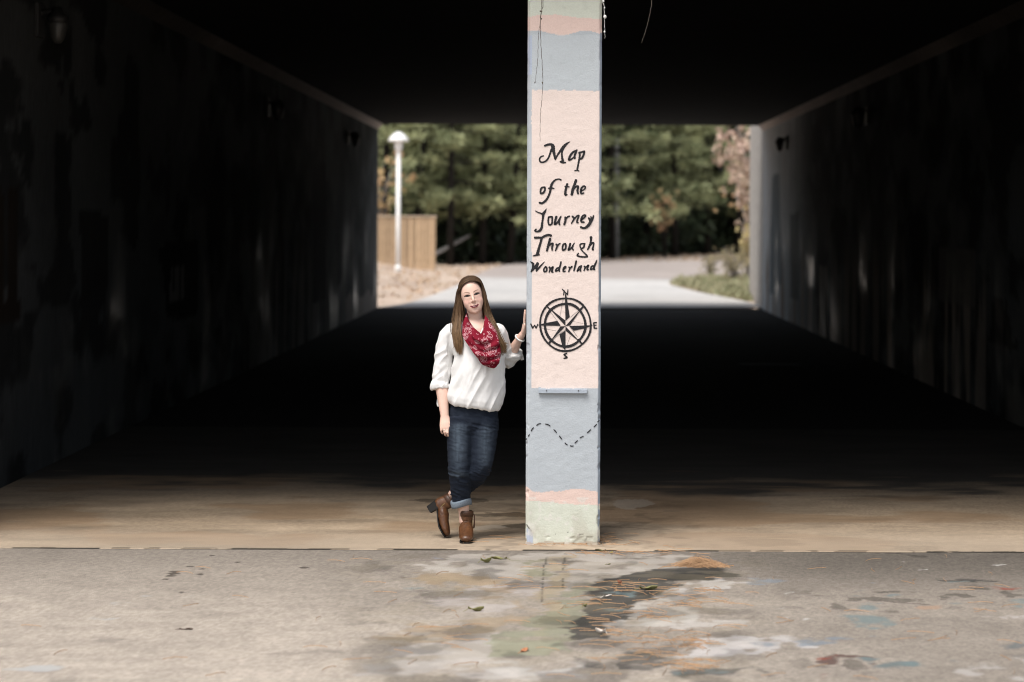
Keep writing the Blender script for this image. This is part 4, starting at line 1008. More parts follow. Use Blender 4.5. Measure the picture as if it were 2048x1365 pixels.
# her left arm: elbow out, palm flat on the column's side
PXf = CX0 - PB.x - .003
def hq(px_, py_, dy, off): v = q(px_, py_, dy); return Vector((PXf - off, v.y, v.z))
S2, E2 = q(1000, 664, .04), q(1016, 721, .17)
W2 = q(1038.5, 678, .045)
tube(bm, [S2 + Vector((-.02, 0, -.03)), S2.lerp(E2, .5), E2], [.036, .034, .034], (0, -1, 0), 14)
tube(bm, [E2, E2.lerp(W2, .3), E2.lerp(W2, .65), W2], [(.035, .035), (.037, .037), (.033, .031), (.023, .027)], (0, -1, 0), 16)
PM = hq(0, 660, .02, .017); PK = hq(0, 645, .015, .013)
tube(bm, [W2, W2.lerp(PM, .6), PM, PK], [(.023, .027), (.022, .032), (.018, .040), (.013, .041)], (0, -1, 0), 16)
def finger2(dy, top, lean, r):
    b0 = hq(0, 647, dy, .012); finger([b0, hq(0, 647 - (647 - top) * .45, dy + lean * .45, .0125), hq(0, 647 - (647 - top) * .8, dy + lean * .8, .0095), hq(0, top, dy + lean, .0085)], r, r * .82)
finger2(-.018, 622, -.016, .0090); finger2(.004, 616.5, -.004, .0092); finger2(.025, 620, .006, .0088); finger2(.045, 628, .018, .0078)
finger([hq(0, 668, -.005, .020), hq(0, 660, -.034, .020), hq(0, 652, -.048, .014), hq(0, 645, -.054, .0105)], .0125, .0080)
# legs inside the trousers, ankles show
K1, A1 = q(919, 930, -.03), q(927.5, 1026, .03)
tube(bm, [q(926, 815, .03), q(922, 870, .0), K1, q(922, 960, .0), q(926, 1000, .025), A1, q(929, 1043, .03)], [.085, .078, .058, .055, .042, .034, .036], (0, -1, 0), 16)
K2, A2 = q(963, 934, -.04), q(898, 1000, .20)
tube(bm, [q(968, 815, .04), q(965, 870, .0), K2, K2.lerp(A2, .45), K2.lerp(A2, .8), A2], [.085, .078, .056, .054, .040, .032], (0, -1, 0), 16)
me = fuse(bm, .0033, 7, .5)
P = mco(me); L = (P - np.array(HCt)) @ np.array(Hm)   # soften the face, keeping nose and lips
E = np.empty(len(me.edges) * 2, np.int64); me.edges.foreach_get('vertices', E); E = E.reshape(-1, 2)
wt = sstep(-.01, .02, L[:, 1]) * sstep(.10, .085, np.abs(L[:, 2] - .0)) * (np.abs(L[:, 0]) < .085) * (np.linalg.norm(L, axis=1) < .15)
nose = np.exp(-(L[:, 0] / .017) ** 4) * sstep(-.047, -.041, L[:, 2]) * sstep(.022, .010, L[:, 2]); lips = np.exp(-(L[:, 0] / .030) ** 4) * np.exp(-((L[:, 2] + .0625) / .012) ** 4)
wt = wt * (1 - .97 * nose) * (1 - .93 * lips)
E = E[(wt[E[:, 0]] > 0) | (wt[E[:, 1]] > 0)]; deg = np.bincount(E.ravel(), minlength=len(P)).clip(1)[:, None]
for _ in range(45):
    S = np.stack([np.bincount(E[:, 0], P[E[:, 1], c_], len(P)) + np.bincount(E[:, 1], P[E[:, 0], c_], len(P)) for c_ in range(3)], 1)
    P = P + (wt[:, None] * .5) * (S / deg - P)
setco(me, P)
bm = bmesh.new(); bm.from_mesh(me)                # finer skin over the face
Hi = Hm.transposed()
ed = set()
for f in bm.faces:
    lc = Hi @ (f.calc_center_median() - HCt)
    if lc.y > .025 and abs(lc.x) < .058 and -.085 < lc.z < .04: ed.update(f.edges)
bmesh.ops.subdivide_edges(bm, edges=list(ed), cuts=2, use_grid_fill=True)
bmesh.ops.triangulate(bm, faces=[f for f in bm.faces if len(f.verts) > 4])
bm.to_mesh(me); bm.free()
P = mco(me); N = mno(me)
L = (P - np.array(HCt)) @ np.array(Hm)          # head local coordinates
near = np.linalg.norm(L - [0, .03, -.01], axis=1) < .16
x, y, z = L[:, 0], L[:, 1], L[:, 2]
def g(cx, cz, sx, sz): return np.exp(-((x - cx) / sx) ** 2 - ((z - cz) / sz) ** 2) * (y > .01) * near
D = np.zeros(len(P))
for s in (-1, 1):
    D -= .0030 * g(s * .031, .0085, .018, .0120)                    # eye sockets
    D -= .0028 * g(s * .030, -.046, .006, .010)                     # smile folds
    D += .0012 * g(s * .038, -.036, .020, .016)
D -= .0050 * g(0, -.0625, .019, .0020); D -= .0020 * g(0, -.079, .018, .006); D -= .0018 * g(0, -.046, .004, .006)
P += D[:, None] * np.array(FYv)[None]; setco(me, P)
C = np.tile([.68, .46, .37], (len(P), 1))
C *= (.97 + .06 * fbm(P * 28, 3, 131))[:, None]
def blend(m, c):
    global C
    C = C * (1 - m[:, None]) + np.array(c) * m[:, None]
for s in (-1, 1): blend(.34 * g(s * .044, -.030, .020, .016), (.74, .37, .32))
blend(.2 * g(0, -.03, .012, .012), (.72, .42, .35))
fz = (y > .03) * near * 1.0
mz = -.0645 + 6.2 * x ** 2 + .15 * np.abs(x) * 0
ax_ = np.clip(np.abs(x) / .0290, 0, 1); lw = np.sqrt(1 - ax_ ** 2)
top = mz + .0066 * lw * (1 - .22 * np.exp(-(x / .005) ** 2)); bot = mz - .0100 * lw
lip = sstep(.0012, -.0008, z - top) * sstep(-.0012, .0008, z - bot) * (np.abs(x) < .0287) * fz; blend(lip * .93, (.27, .028, .055))
gap = np.exp(-((z - mz) / (.0014 + .0012 * lw)) ** 2) * (np.abs(x) < .025) * fz; blend(gap * .85, (.06, .010, .014))
tee = np.exp(-((z - mz - .0002) / .0016) ** 2) * np.exp(-(x / .013) ** 4) * fz; blend(tee * .5, (.70, .60, .57))
for s in (-1, 1):
    bx_ = s * x; tb = np.clip((bx_ - .012) / .038, 0, 1)
    bz = .0235 + .0085 * np.sin(tb * math.pi * .70)
    hw = .0044 * (1.1 - .65 * tb)
    br_ = np.exp(-((z - bz) / hw) ** 4) * sstep(.010, .014, bx_) * sstep(.053, .044, bx_) * fz; blend(br_ * .8, (.15, .085, .05))
    te = np.clip((bx_ - .031) / .0185, -1.15, 1.15)
    up_l = .0082 + .0062 * (1 - te ** 2) + .0012 * te
    sh = np.exp(-((bx_ - .032) / .019) ** 2 - ((z - .0125) / .0055) ** 2) * fz; blend(sh * .62, (.19, .10, .08))
    lash = np.exp(-((z - up_l + .0006) / .0036) ** 4) * (np.abs(te) < 1.12) * fz; blend(lash * .97, (.008, .006, .005))
    lo_l = .0060 - .0030 * (1 - te ** 2) + .0012 * te
    lash = np.exp(-((z - lo_l) / .0012) ** 2) * (np.abs(te) < 1.0) * fz; blend(lash * .6, (.08, .045, .04))
    ins = (z < up_l) * (z > lo_l) * (np.abs(te) < 1) * fz; blend(ins * 1.0, (.055, .042, .036))
    ir = sstep(.0078, .0062, np.hypot(bx_ - .0305, (z - .0078) * 1.0)) * ins; blend(ir, (.006, .004, .003))
    ns = np.exp(-((bx_ - .0075) / .0030) ** 2 - ((z + .0392) / .0018) ** 2) * fz; blend(ns * .75, (.16, .06, .045))
nail = np.zeros(len(P))
setcol(me, np.clip(C, .005, .9)); me.shade_smooth()
pt('body', me, m_skin)
# ---- hair
rgh = np.random.default_rng(5)
def skull(a, t, r=1.0):
    """point over the cranium: a front(+1)..back(-1) along the parting, t 0 parting .. 1 ear level; sign of t picks the side"""
    th = abs(t) * R(98); ph = a * R(62)
    d = Vector((math.sin(th) * (1 if t > 0 else -1), math.sin(ph) * math.cos(th * .6), math.cos(th) * math.cos(ph * .8)))
    d.normalize()
    return hp(d.x * .0775 * r + .006, d.y * .094 * r - .012, d.z * .0935 * r + .030)
V, F, HCOL = [], [], []
def strand(pts, r0, c0, c1):
    c = catmull(pts, 5); n_ = len(c); b = len(V)
    for i_, p in enumerate(c):
        t = i_ / (n_ - 1); r = r0 * (1 - .88 * max(0, (t - .6) / .4)) * (.6 + .4 * min(1, t / .1))
        T = np.array(c[min(i_ + 1, n_ - 1)]) - np.array(c[max(i_ - 1, 0)]); T /= np.linalg.norm(T) + 1e-9
        s1 = np.cross(T, [0, -1, .2]); s1 /= np.linalg.norm(s1) + 1e-9; s2 = np.cross(T, s1)
        for k in range(4):
            a = k * math.pi / 2; V.append(tuple(np.array(p) + s1 * math.cos(a) * r * 1.6 + s2 * math.sin(a) * r)); HCOL.append(c0 + (c1 - c0) * max(0, (t - .35) / .65))
    for i_ in range(n_ - 1):
        for k in range(4): F.append((b + 4 * i_ + k, b + 4 * i_ + (k + 1) % 4, b + 4 * i_ + 4 + (k + 1) % 4, b + 4 * i_ + 4 + k))
dark, mid, gold = np.array([.034, .020, .012]), np.array([.092, .053, .028]), np.array([.30, .180, .088])
for k in range(2300):
    side = -1 if rgh.random() < .56 else 1
    a = rgh.uniform(-1, .84)
    j = rgh.normal(0, 1, 8)
    lift = 1.03 + .055 * rgh.random()
    p0 = skull(a, side * (.012 - .02 * rgh.random()), lift); p1 = skull(a * .97, side * .33, lift + .012); p2 = skull(a * .88 - .03, side * .66, lift + .01)
    w_ = rgh.random()                              # 0 beside the face, 1 outermost
    fr = .5 + .5 * a
    if fr > .40:
        dy = -.120 + .035 * rgh.random(); e_ = rgh.random() ** .6; back = .085 * (1 - fr)
        if side < 0:
            p3 = q(924.5 - 12 * w_ + j[0] * .5, 592 + j[1] * 2, -.050 + back); p4 = q(922 - 13 * w_ + j[2] * .8, 630, -.055 + back)
            p5 = q(921 - 15 * w_ + j[4] * 1.0, 662, dy + .02 * w_); p6 = q(924 - 14 * w_ + j[4] * 1.7, 684, dy - .012)
            p7 = q(923 - 11 * w_ + j[4] * 2.0 + j[6] * .6, 688 + 25 * e_ - 8 * w_, dy - .016)
        else:
            p3 = q(966 + 6 * w_ + j[0] * .5, 592 + j[1] * 2, -.050 + back); p4 = q(970 + 10 * w_ + j[2] * .8, 630, -.05 + back)
            p5 = q(982 + 12 * w_ + j[4] * .9, 660, dy + .02 * w_); p6 = q(996 + 10 * w_ + j[4] * 1.3, 684, dy - .004)
            p7 = q(1004 + 9 * w_ + j[4] * 1.5 + j[6] * .5, 688 + 25 * e_ - 6 * w_, dy - .004)
    else:                                          # the mass behind the neck
        if side < 0:
            p3 = q(926 - 12 * w_, 600, .05 + .04 * rgh.random()); p4 = q(931 - 20 * w_, 632, .055 + .03 * rgh.random()); p5 = q(934 - 26 * w_ + j[3], 655, .10); p6 = q(932 - 26 * w_ + j[4], 675, .13); p7 = q(931 - 26 * w_ + j[5], 696, .14)
        else:
            p3 = q(962 + 9 * w_, 600, .05 + .04 * rgh.random()); p4 = q(962 + 16 * w_, 632, .055 + .03 * rgh.random()); p5 = q(964 + 24 * w_ + j[3], 655, .10); p6 = q(966 + 24 * w_ + j[4], 675, .13); p7 = q(968 + 24 * w_ + j[5], 696, .14)
    u_ = rgh.random(); c0 = dark + (mid - dark) * u_ * .8; c1 = mid + (gold - mid) * (.15 + .85 * rgh.random()) * (1 if side < 0 else .65)
    if w_ > .35 and rgh.random() < .12: c0 = c0 * .4 + gold * .45
    if rgh.random() < .05 and fr > .4:             # loose strands
        for p_ in (p4, p5, p6, p7): p_ += Vector((side * rgh.uniform(.004, .022), rgh.uniform(-.01, .01), 0)) * (1 if rgh.random() < .8 else -1)
    strand([p0, p1, p2, p3, p4, p5, p6, p7], .0008 + .0009 * rgh.random(), c0, c1)
# hair lying close over the crown
base = len(V); nu, nv = 30, 22
for i_ in range(nu):
    for k in range(nv):
        V.append(tuple(skull(-1.25 + 2.06 * i_ / (nu - 1), -1.08 + 2.16 * k / (nv - 1), 1.03))); HCOL.append(dark)
for i_ in range(nu - 1):
    for k in range(nv - 1): o_ = base + i_ * nv + k; F.append((o_, o_ + 1, o_ + nv + 1, o_ + nv))
me = pydata('hair', V, F, True); setcol(me, np.array(HCOL)); pt('hair', me, m_hair)

# ---- blouse
bm = bmesh.new()
tube(bm, [q(951, 645, .012), q(950, 652, .015), q(950, 665, .005), q(955, 690, -.01), q(959, 712, -.015), q(957, 745, -.01), q(954, 778, .004), q(951, 798, .005), q(949, 809, .005), q(948, 815, .005)],
     [(.088, .058), (.142, .085), (.182, .108), (.176, .128), (.166, .140), (.170, .140), (.176, .145), (.178, .146), (.170, .140), (.158, .128)], (0, -1, 0), 32, False)
tube(bm, [q(905, 662, .02), q(894, 672, .03), q(889.5, 695, .035), q(887, 725, .04), q(884, 748, .042), q(880.5, 768, .04)], [(.06, .075), (.058, .072), (.060, .066), (.060, .064), (.058, .062), (.054, .058)], (0, -1, 0), 20)
tube(bm, [q(860 + 20.5, 765, .04), q(879.5, 770, .038), q(880.5, 778, .034)], [(.058, .060), (.066, .066), (.060, .060)], (0, -1, 0), 20, False)
tube(bm, [q(994, 662, .02), q(1001, 672, .05), q(1006, 690, .085), q(1013, 708, .125), q(1019, 722, .15)], [(.058, .07), (.056, .066), (.052, .058), (.052, .055), (.05, .05)], (0, -1, 0), 20)
cd = (W2 - E2).normalized()
tube(bm, [E2 - cd * .01, E2 + cd * .03, E2 + cd * .075], [.050, .058, .052], (0, -1, 0), 20)
tube(bm, [E2 + cd * .045, E2 + cd * .07, E2 + cd * .10], [.060, .068, .062], (0, -1, 0), 20, False)
me = fuse(bm, .0052, 6, .5)
P = mco(me); N = mno(me)
hx = (P[:, 0] - q(951, 0).x) / U + 951; hy = (q(0, 438).z - P[:, 2]) / U + 438
body = (hx > 899)
# slack folds: diagonal over the belly, gathered at the hem, crosswise on the sleeves
diag = np.stack([(hx * .86 + hy * .40) * .062, (hy * .86 - hx * .40) * .013, P[:, 1] * 2.5], 1)
fold = (1 - np.abs(2 * fbm(diag, 2, 141) - 1)) ** 2 * .014 * sstep(690, 740, hy) - .004
gath = (np.abs(np.sin(hx * .26 + 4 * fbm(P * 9, 2, 142))) - .5) * .0035 * sstep(796, 816, hy)
slv = (1 - np.abs(2 * fbm(np.stack([hx * .05 - hy * .012, hy * .052 + hx * .05, P[:, 1] * 4], 1), 2, 143) - 1)) ** 2 * .010 * sstep(668, 700, hy)
disp = np.where(body & (hx < 1012), fold + gath, slv - .004) + (fbm(P * 22, 2, 144) - .5) * .003
P += N * disp[:, None]
setco(me, P)
bm = bmesh.new(); bm.from_mesh(me)                 # open neck, cuffs and hem
kill = []
Ei, Wi = np.array(E1), np.array(W1)
for f in bm.faces:
    c = f.calc_center_median(); fx_ = (c.x - q(951, 0).x) / U + 951; fy_ = (q(0, 438).z - c.z) / U + 438
    if fy_ < 676 and abs(fx_ - 956 - (676 - fy_) * -.12) < (677 - fy_) * .62 and c.y < .03: kill.append(f)
    elif fy_ < 651 and abs(fx_ - 951) < 21: kill.append(f)
bmesh.ops.delete(bm, geom=kill, context='FACES')
me2 = bm_mesh('blouse', bm, True); bpy.data.meshes.remove(me)
bl = pt('blouse', me2, m_blouse)
md = bl.modifiers.new('thickness', 'SOLIDIFY'); md.thickness = .002; md.offset = -1
# button placket and sleeve tab
bm = bmesh.new(); a_, b_ = q(969, 730, -.165), q(973, 748, -.168); box(bm, a_.x, b_.x, a_.y - .003, a_.y + .012, b_.z, a_.z, .002); pt('placket', bm_mesh('placket', bm), m_blouse, bl)
bm = bmesh.new(); tube(bm, [q(1040, 702, .14), q(1043, 711, .15), q(1045, 720, .15)], [(.006, .003), (.011, .003), (.012, .003)], (0, -1, 0), 8); pt('sleeve_tab', bm_mesh('sleeve_tab', bm, True), m_blouse, bl)
bm = bmesh.new(); tube(bm, [q(876, 800, .07), q(875.5, 808, .06), q(877, 813, .05)], [(.008, .003), (.008, .003), (.007, .003)], (0, -1, 0), 8); pt('sleeve_tab', bm_mesh('sleeve_tab', bm, True), m_blouse, bl)

# ---- jeans
bm = bmesh.new()
tube(bm, [q(948, 808, .03), q(947, 825, .025), q(946, 842, .02), q(945, 856, .015)], [(.150, .118), (.160, .124), (.160, .122), (.150, .110)], (0, -1, 0), 28)
tube(bm, [q(925, 838, .015), q(924, 862, .0), q(922.5, 900, -.02), q(921, 935, -.028), q(921, 965, -.005), q(922, 990, .015), q(922.5, 1004, .02)], [(.098, .112), (.099, .106), (.090, .095), (.078, .080), (.071, .072), (.060, .060), (.055, .056)], (0, -1, 0), 24, False)
tube(bm, [q(967, 838, .02), q(965.5, 862, .01), q(963.5, 900, -.01), q(960, 928, -.02), q(954, 946, -.01)], [(.098, .110), (.098, .106), (.089, .095), (.079, .085), (.074, .08)], (0, -1, 0), 24)
tube(bm, [q(962, 932, -.01), q(949, 953, .03), q(930, 972, .10), q(913, 986, .155)], [(.074, .078), (.070, .072), (.058, .060), (.048, .05)], (0, -1, 0), 20)
me = fuse(bm, .0055, 5, .5)
P = mco(me); N = mno(me)
hx = (P[:, 0] - q(951, 0).x) / U + 951; hy = (q(0, 438).z - P[:, 2]) / U + 438
wr = np.stack([hx * .045, hy * .13 - hx * .03, P[:, 1] * 5], 1)
rid = (1 - np.abs(2 * fbm(wr, 3, 151) - 1)) ** 2
amp = .004 + .010 * np.exp(-((hy - 940) / 16) ** 2) + .004 * sstep(965, 990, hy) + .007 * np.exp(-((hy - 852) / 12) ** 2)
P += N * ((rid - .35) * amp)[:, None]
crotch = np.exp(-((hx - 946 - .0 * hy) / 5) ** 2) * sstep(838, 870, hy) * sstep(950, 920, hy) * (N[:, 1] < 0)
P[:, 1] += .012 * crotch
setco(me, P)
C = np.tile([.0095, .0135, .023], (len(P), 1))
fade = np.exp(-((hx - 923) / 13) ** 2) * sstep(835, 850, hy) * sstep(950, 900, hy) + .75 * np.exp(-((hx - 976) / 12) ** 2) * sstep(838, 856, hy) * sstep(945, 900, hy) + 1.0 * np.exp(-((hx - 921) / 14) ** 2 - ((hy - 941) / 6) ** 2)
fade *= (.35 + .9 * fbm(np.stack([hx * .30, hy * .045, P[:, 1] * 10], 1), 4, 152)) * (N[:, 1] < .2)
whisk = np.clip(rid - .55, 0, 1) * 1.2 * (.4 + fade)
fade = np.clip(fade * .58 + whisk * .22, 0, 1)
C = C * (1 - fade[:, None]) + np.array([.085, .110, .140]) * fade[:, None]
setcol(me, C); me.shade_smooth()
jeans = pt('jeans', me, m_denim)
bm = bmesh.new()                                    # turned-up cuff
ca, cb = q(921.5, 1000, .02), q(922.5, 1013, .026)
n_ = 28; rings = []
for rr, t in ((.055, -.02), (.066, .0), (.069, .3), (.068, .7), (.066, 1.0), (.060, 1.02), (.050, .9), (.048, .3)):
    c_ = ca.lerp(cb, t); ring = []
    for k in range(n_):
        a = 2 * math.pi * k / n_; w_ = 1 + .035 * math.sin(3 * a + t)
        ring.append(bm.verts.new(c_ + Vector((math.cos(a) * rr * w_, math.sin(a) * rr * w_, .011 * math.cos(a) - .004 * math.sin(2 * a)))))
    rings.append(ring)
for a, b in zip(rings, rings[1:]):
    for k in range(n_): bm.faces.new((a[k], a[(k + 1) % n_], b[(k + 1) % n_], b[k]))
pt('trouser_cuff', bm_mesh('trouser_cuff', bm, True), m_cuff, jeans)

# ---- boots, built in their own frame: y towards the toe, z up
def boot_meshes():
    bm = bmesh.new()
    tube(bm, [(0, -.032, .075), (0, -.030, .105), (0, -.022, .140), (0, -.022, .172)], [(.036, .048), (.038, .049), (.041, .047), (.043, .049)], (0, 1, 0), 20, True)
    tube(bm, [(0, -.055, .090), (0, -.01, .088), (0, .04, .070), (0, .09, .046), (0, .135, .034), (0, .162, .029)], [(.032, .026), (.036, .030), (.040, .034), (.0435, .032), (.043, .028), (.034, .022)], (0, 0, 1), 20, True)
    up_ = fuse(bm, .0042, 4, .5)
    P = mco(up_); keep = P[:, 2].copy()
    P[:, 2] = np.maximum(P[:, 2], .0)
    rid = (1 - np.abs(2 * fbm(P * [18, 30, 60], 3, 161) - 1)) ** 2 * .006 * np.exp(-((P[:, 1] - .035) / .03) ** 2)
    P += mno(up_) * (rid)[:, None]
    setco(up_, P)
    bm = bmesh.new(); bm.from_mesh(up_)
    bmesh.ops.delete(bm, geom=[f for f in bm.faces if f.calc_center_median().z > .172], context='FACES')
    up_ = bm_mesh('upper', bm, True)
    bm = bmesh.new(); n_ = 26                       # sole plate following the arch, toe rounded
    prof = [(-.072, .062, .020), (-.06, .060, .029), (-.02, .056, .031), (.02, .040, .030), (.06, .020, .035), (.10, .007, .041), (.14, .005, .042), (.160, .005, .036), (.177, .006, .022)]
    rr = []
    for y_, z_, w_ in prof:
        rr.append([bm.verts.new((sx * w_, y_, z_ + dz)) for sx, dz in ((-.93, -.005), (.93, -.005), (.95, .003), (-.95, .003))])
    for a, b in zip(rr, rr[1:]):
        for k in range(4): bm.faces.new((a[k], a[(k + 1) % 4], b[(k + 1) % 4], b[k]))
    bm.faces.new(rr[0][::-1]); bm.faces.new(rr[-1])
    sole = bm_mesh('sole', bm)
    bm = bmesh.new(); rr = []
    for z_, w_, y0, y1 in ((.066, .030, -.076, -.012), (.04, .028, -.072, -.016), (-.001, .027, -.068, -.018)):
        rr.append([bm.verts.new(v) for v in ((-w_, y0 + .006, z_), (-w_ * .6, y0, z_), (w_ * .6, y0, z_), (w_, y0 + .006, z_), (w_, y1, z_), (-w_, y1, z_))])
    for a, b in zip(rr, rr[1:]):
        for k in range(6): bm.faces.new((a[k], a[(k + 1) % 6], b[(k + 1) % 6], b[k]))
    bm.faces.new(rr[0]); bm.faces.new(rr[-1][::-1])
    heel = bm_mesh('heel', bm)
    bm = bmesh.new(); N_ = 24; rr = []              # folded collar band
    for z_, k_ in ((.138, 1.03), (.140, 1.09), (.158, 1.11), (.170, 1.10), (.172, 1.02), (.160, .96)):
        rr.append([bm.verts.new((math.cos(a) * .0405 * k_, -.022 + math.sin(a) * .048 * k_, z_ + .006 * math.sin(a))) for a in [2 * math.pi * k / N_ for k in range(N_)]])
    for a, b in zip(rr, rr[1:]):
        for k in range(N_): bm.faces.new((a[k], a[(k + 1) % N_], b[(k + 1) % N_], b[k]))
    band = bm_mesh('collar_band', bm, True)
    return up_, sole, heel, band
BM = boot_meshes()
m_leather2 = mat('dark_brown_leather', (.050, .021, .010), .5, .3, 18, .3, 60, .4, bdist=.003)
m_zip = mat('zip_brass', (.30, .22, .09), .35, .1, 60, 0, 10, .5, metal=.7)
def boot(loc, fwd, upv, scale=1.0):
    fwd = Vector(fwd).normalized(); upv = Vector(upv); upv = (upv - fwd * upv.dot(fwd)).normalized(); rt = fwd.cross(upv)
    M4 = Matrix((rt, fwd, upv)).transposed().to_4x4(); M4.translation = Vector(loc)
    o = pt('boot', BM[0], m_leather); o.location = Vector(loc); o.rotation_mode = 'QUATERNION'; o.rotation_quaternion = M4.to_quaternion(); o.scale = (scale,) * 3
    pt('sole', BM[1], m_sole, o); pt('heel', BM[2], m_sole, o); pt('collar_band', BM[3], m_leather2, o)
    for s in (-1, 1):
        bm = bmesh.new(); tube(bm, [(s * .0405, -.02, .16), (s * .0365, -.018, .13), (s * .037, -.012, .10), (s * .036, -.004, .08)], [.0022] * 4, (1, 0, 0), 6); pt('zip', bm_mesh('zip', bm, True), m_zip, o)
    bm = bmesh.new(); tube(bm, [(-.047, -.015, .155), (-.050, -.012, .145), (-.050, -.012, .105), (-.048, -.012, .075)], [(.0025, .004), (.004, .007), (.0045, .008), (.005, .009)], (0, 1, 0), 8); pt('tassel', bm_mesh('tassel', bm, True), m_leather2, o)
    return o, M4 @ Matrix.Scale(scale, 4)
f1 = gpix(932.5, 1087.5); toe1 = f1 - PB
boot(toe1 + Vector((-.008, .170, .0)), (.045, -1, 0), (0, 0, 1), 1.07)
tz = gpix(892.5, 1077) - PB
b2, B4 = boot((0, 0, 0), (.50, -.25, -.82), (.82, -.05, .50), .95)
T_ = B4 @ Vector((0, .178, .012)); b2.location = tz + Vector((0, 0, .012)) - T_

# ---- scarf: a loose cowl falling to a point
inner = [(933, 630, -.055), (939, 644, -.085), (948, 656, -.105), (957, 664, -.125), (962, 668, -.130), (966, 661, -.118), (968, 650, -.100), (969, 640, -.075), (970, 632, -.04), (966, 626, .03), (952, 622, .065), (938, 624, .03)]
outer = [(925.5, 650, -.075), (926, 672, -.125), (938, 692, -.150), (952, 711, -.160), (966, 729, -.168), (990, 735.5, -.168), (1001.5, 714, -.150), (999, 685, -.130), (992, 662, -.095), (980, 648, .03), (952, 640, .10), (930, 642, .03)]
nU, nV = 96, 26
ic = catmull([q(*p) for p in inner + inner[:1]], 8)[:96]; oc = catmull([q(*p) for p in outer + outer[:1]], 8)[:96]
V, F = [], []
for i_ in range(nU):
    a, b = np.array(ic[i_]), np.array(oc[i_]); fr = np.exp(-((i_ - 36) / 20) ** 2)
    for k in range(nV):
        t = k / (nV - 1); p = a + (b - a) * t
        p[1] -= (.022 + .022 * fr) * math.sin(math.pi * min(1, t * 1.05)) ** .8 + .006
        V.append(p)
V = np.array(V)
hx = (V[:, 0] - q(951, 0).x) / U + 951; hy = (q(0, 438).z - V[:, 2]) / U + 438
r_ = np.hypot((hx - 975) * .8, hy - 660) + 6 * fbm(np.stack([hx * .05, hy * .05, 0 * hx], 1), 3, 171)
fl = (1 - np.abs(2 * fbm(np.stack([r_ * .11, hx * .022, 0 * hx], 1), 2, 172) - 1)) ** 2
V[:, 1] -= (.046 * fl + .007 * np.sin(r_ * .45)) * sstep(650, 684, hy) * sstep(739, 728, hy) + .014 * fl
for i_ in range(nU):
    for k in range(nV - 1):
        o_ = i_ * nV + k; o2 = ((i_ + 1) % nU) * nV + k; F.append((o_, o2, o2 + 1, o_ + 1))
me = pydata('scarf', V, F, True)
m, n, l, b = newmat('bandana_cloth')
v = _vec(n, l, (1, .55, 1)); 
nz = n.new('ShaderNodeTexNoise'); nz.inputs['Scale'].default_value = 26; l.new(v, nz.inputs['Vector'])
mx = n.new('ShaderNodeMix'); mx.data_type = 'VECTOR'; mx.inputs['Factor'].default_value = .018; l.new(v, mx.inputs['A']); l.new(nz.outputs['Color'], mx.inputs['B'])
vo = n.new('ShaderNodeTexVoronoi'); vo.inputs['Scale'].default_value = 19; vo.inputs['Randomness'].default_value = .85; l.new(mx.outputs['Result'], vo.inputs['Vector'])
def band(src, c, w):
    s = n.new('ShaderNodeMath'); s.operation = 'SUBTRACT'; l.new(src, s.inputs[0]); s.inputs[1].default_value = c
    a = n.new('ShaderNodeMath'); a.operation = 'ABSOLUTE'; l.new(s.outputs[0], a.inputs[0])
    t = n.new('ShaderNodeMath'); t.operation = 'LESS_THAN'; l.new(a.outputs[0], t.inputs[0]); t.inputs[1].default_value = w; return t.outputs[0]
def mx_(a, b_):
    t = n.new('ShaderNodeMath'); t.operation = 'MAXIMUM'; l.new(a, t.inputs[0]); l.new(b_, t.inputs[1]); return t.outputs[0]
def mu_(a, b_):
    t = n.new('ShaderNodeMath'); t.operation = 'MULTIPLY'; l.new(a, t.inputs[0]); l.new(b_, t.inputs[1]); return t.outputs[0]
ring1 = band(vo.outputs['Distance'], .40, .026); dot = band(vo.outputs['Distance'], .0, .10); ring2 = band(vo.outputs['Distance'], .22, .03)
sq = _noise(n, l, v, 75, 2); sqm = band(sq, .5, .045); ins = band(vo.outputs['Distance'], 0, .34)
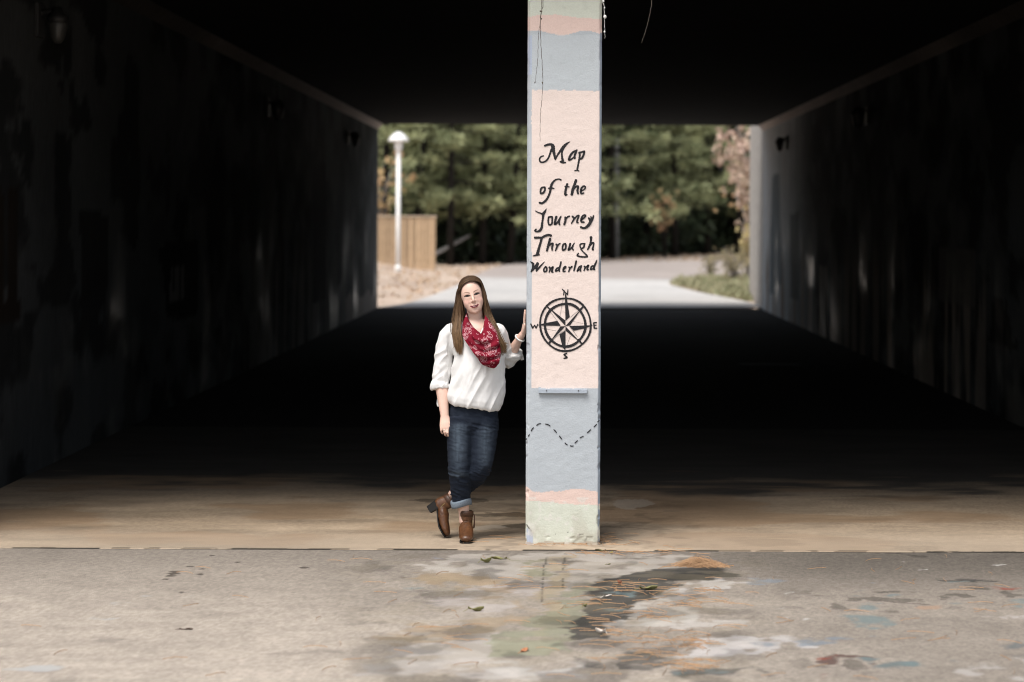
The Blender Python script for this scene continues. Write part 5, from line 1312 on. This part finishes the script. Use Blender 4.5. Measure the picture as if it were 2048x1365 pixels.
v2 = n.new('ShaderNodeTexVoronoi'); v2.inputs['Scale'].default_value = 44; v2.inputs['Randomness'].default_value = 1; l.new(mx.outputs['Result'], v2.inputs['Vector'])
outs = n.new('ShaderNodeMath'); outs.operation = 'GREATER_THAN'; l.new(vo.outputs['Distance'], outs.inputs[0]); outs.inputs[1].default_value = .47
sm_ = mu_(mu_(band(v2.outputs['Distance'], .26, .07), outs.outputs[0]), band(sq, .62, .14))
ring1 = mx_(ring1, sm_)
pat = mx_(mx_(ring1, mu_(ring2, band(sq, .6, .12))), mx_(mu_(sqm, ins), mu_(dot, band(sq, .5, .06))))
pm = n.new('ShaderNodeMath'); pm.operation = 'MULTIPLY'; l.new(pat, pm.inputs[0]); pm.inputs[1].default_value = .72
l.new(_mixc(n, l, pm.outputs[0], (.165, .005, .017), (.56, .33, .35)), b.inputs['Base Color']); b.inputs['Roughness'].default_value = .8; b.inputs['Specular IOR Level'].default_value = .15
sc = pt('scarf', me, m); md = sc.modifiers.new('thickness', 'SOLIDIFY'); md.thickness = .003

# ---- bracelet and rings
bc, bd = W2.lerp(PM, .10), (PM - W2).normalized(); s1 = bd.cross(Vector((0, 1, 0))).normalized(); s2 = bd.cross(s1)
br_o = None
for k in range(20):
    a = 2 * math.pi * k / 20; bm = bmesh.new(); ball(bm, bc + s1 * math.cos(a) * .030 + s2 * math.sin(a) * .036 + bd * .004 * math.sin(a), .0062, .0062, .0062, None, 8)
    if br_o is None:
        br_o = pt('bracelet', bm_mesh('bracelet', bm, True), m_pearl); tag(br_o, 'white pearl bead bracelet')
    else: pt('bead', bm_mesh('bead', bm, True), m_pearl, br_o)
def ring_on(a_, b_, r):
    bm = bmesh.new(); d_ = (b_ - a_).normalized(); tube(bm, [a_ - d_ * .002, a_ + d_ * .002], [r, r], (0, -1, 0), 14, False); ball(bm, a_ + Vector((0, -r, 0)), .0035, .003, .0035, None, 8); pt('ring', bm_mesh('ring', bm, True), m_gold)
ring_on(q(888.8, 861, -.062), q(888.8, 865, -.068), .0100)
ring_on(hq(0, 643, -.020, .012), hq(0, 638, -.021, .012), .0102)
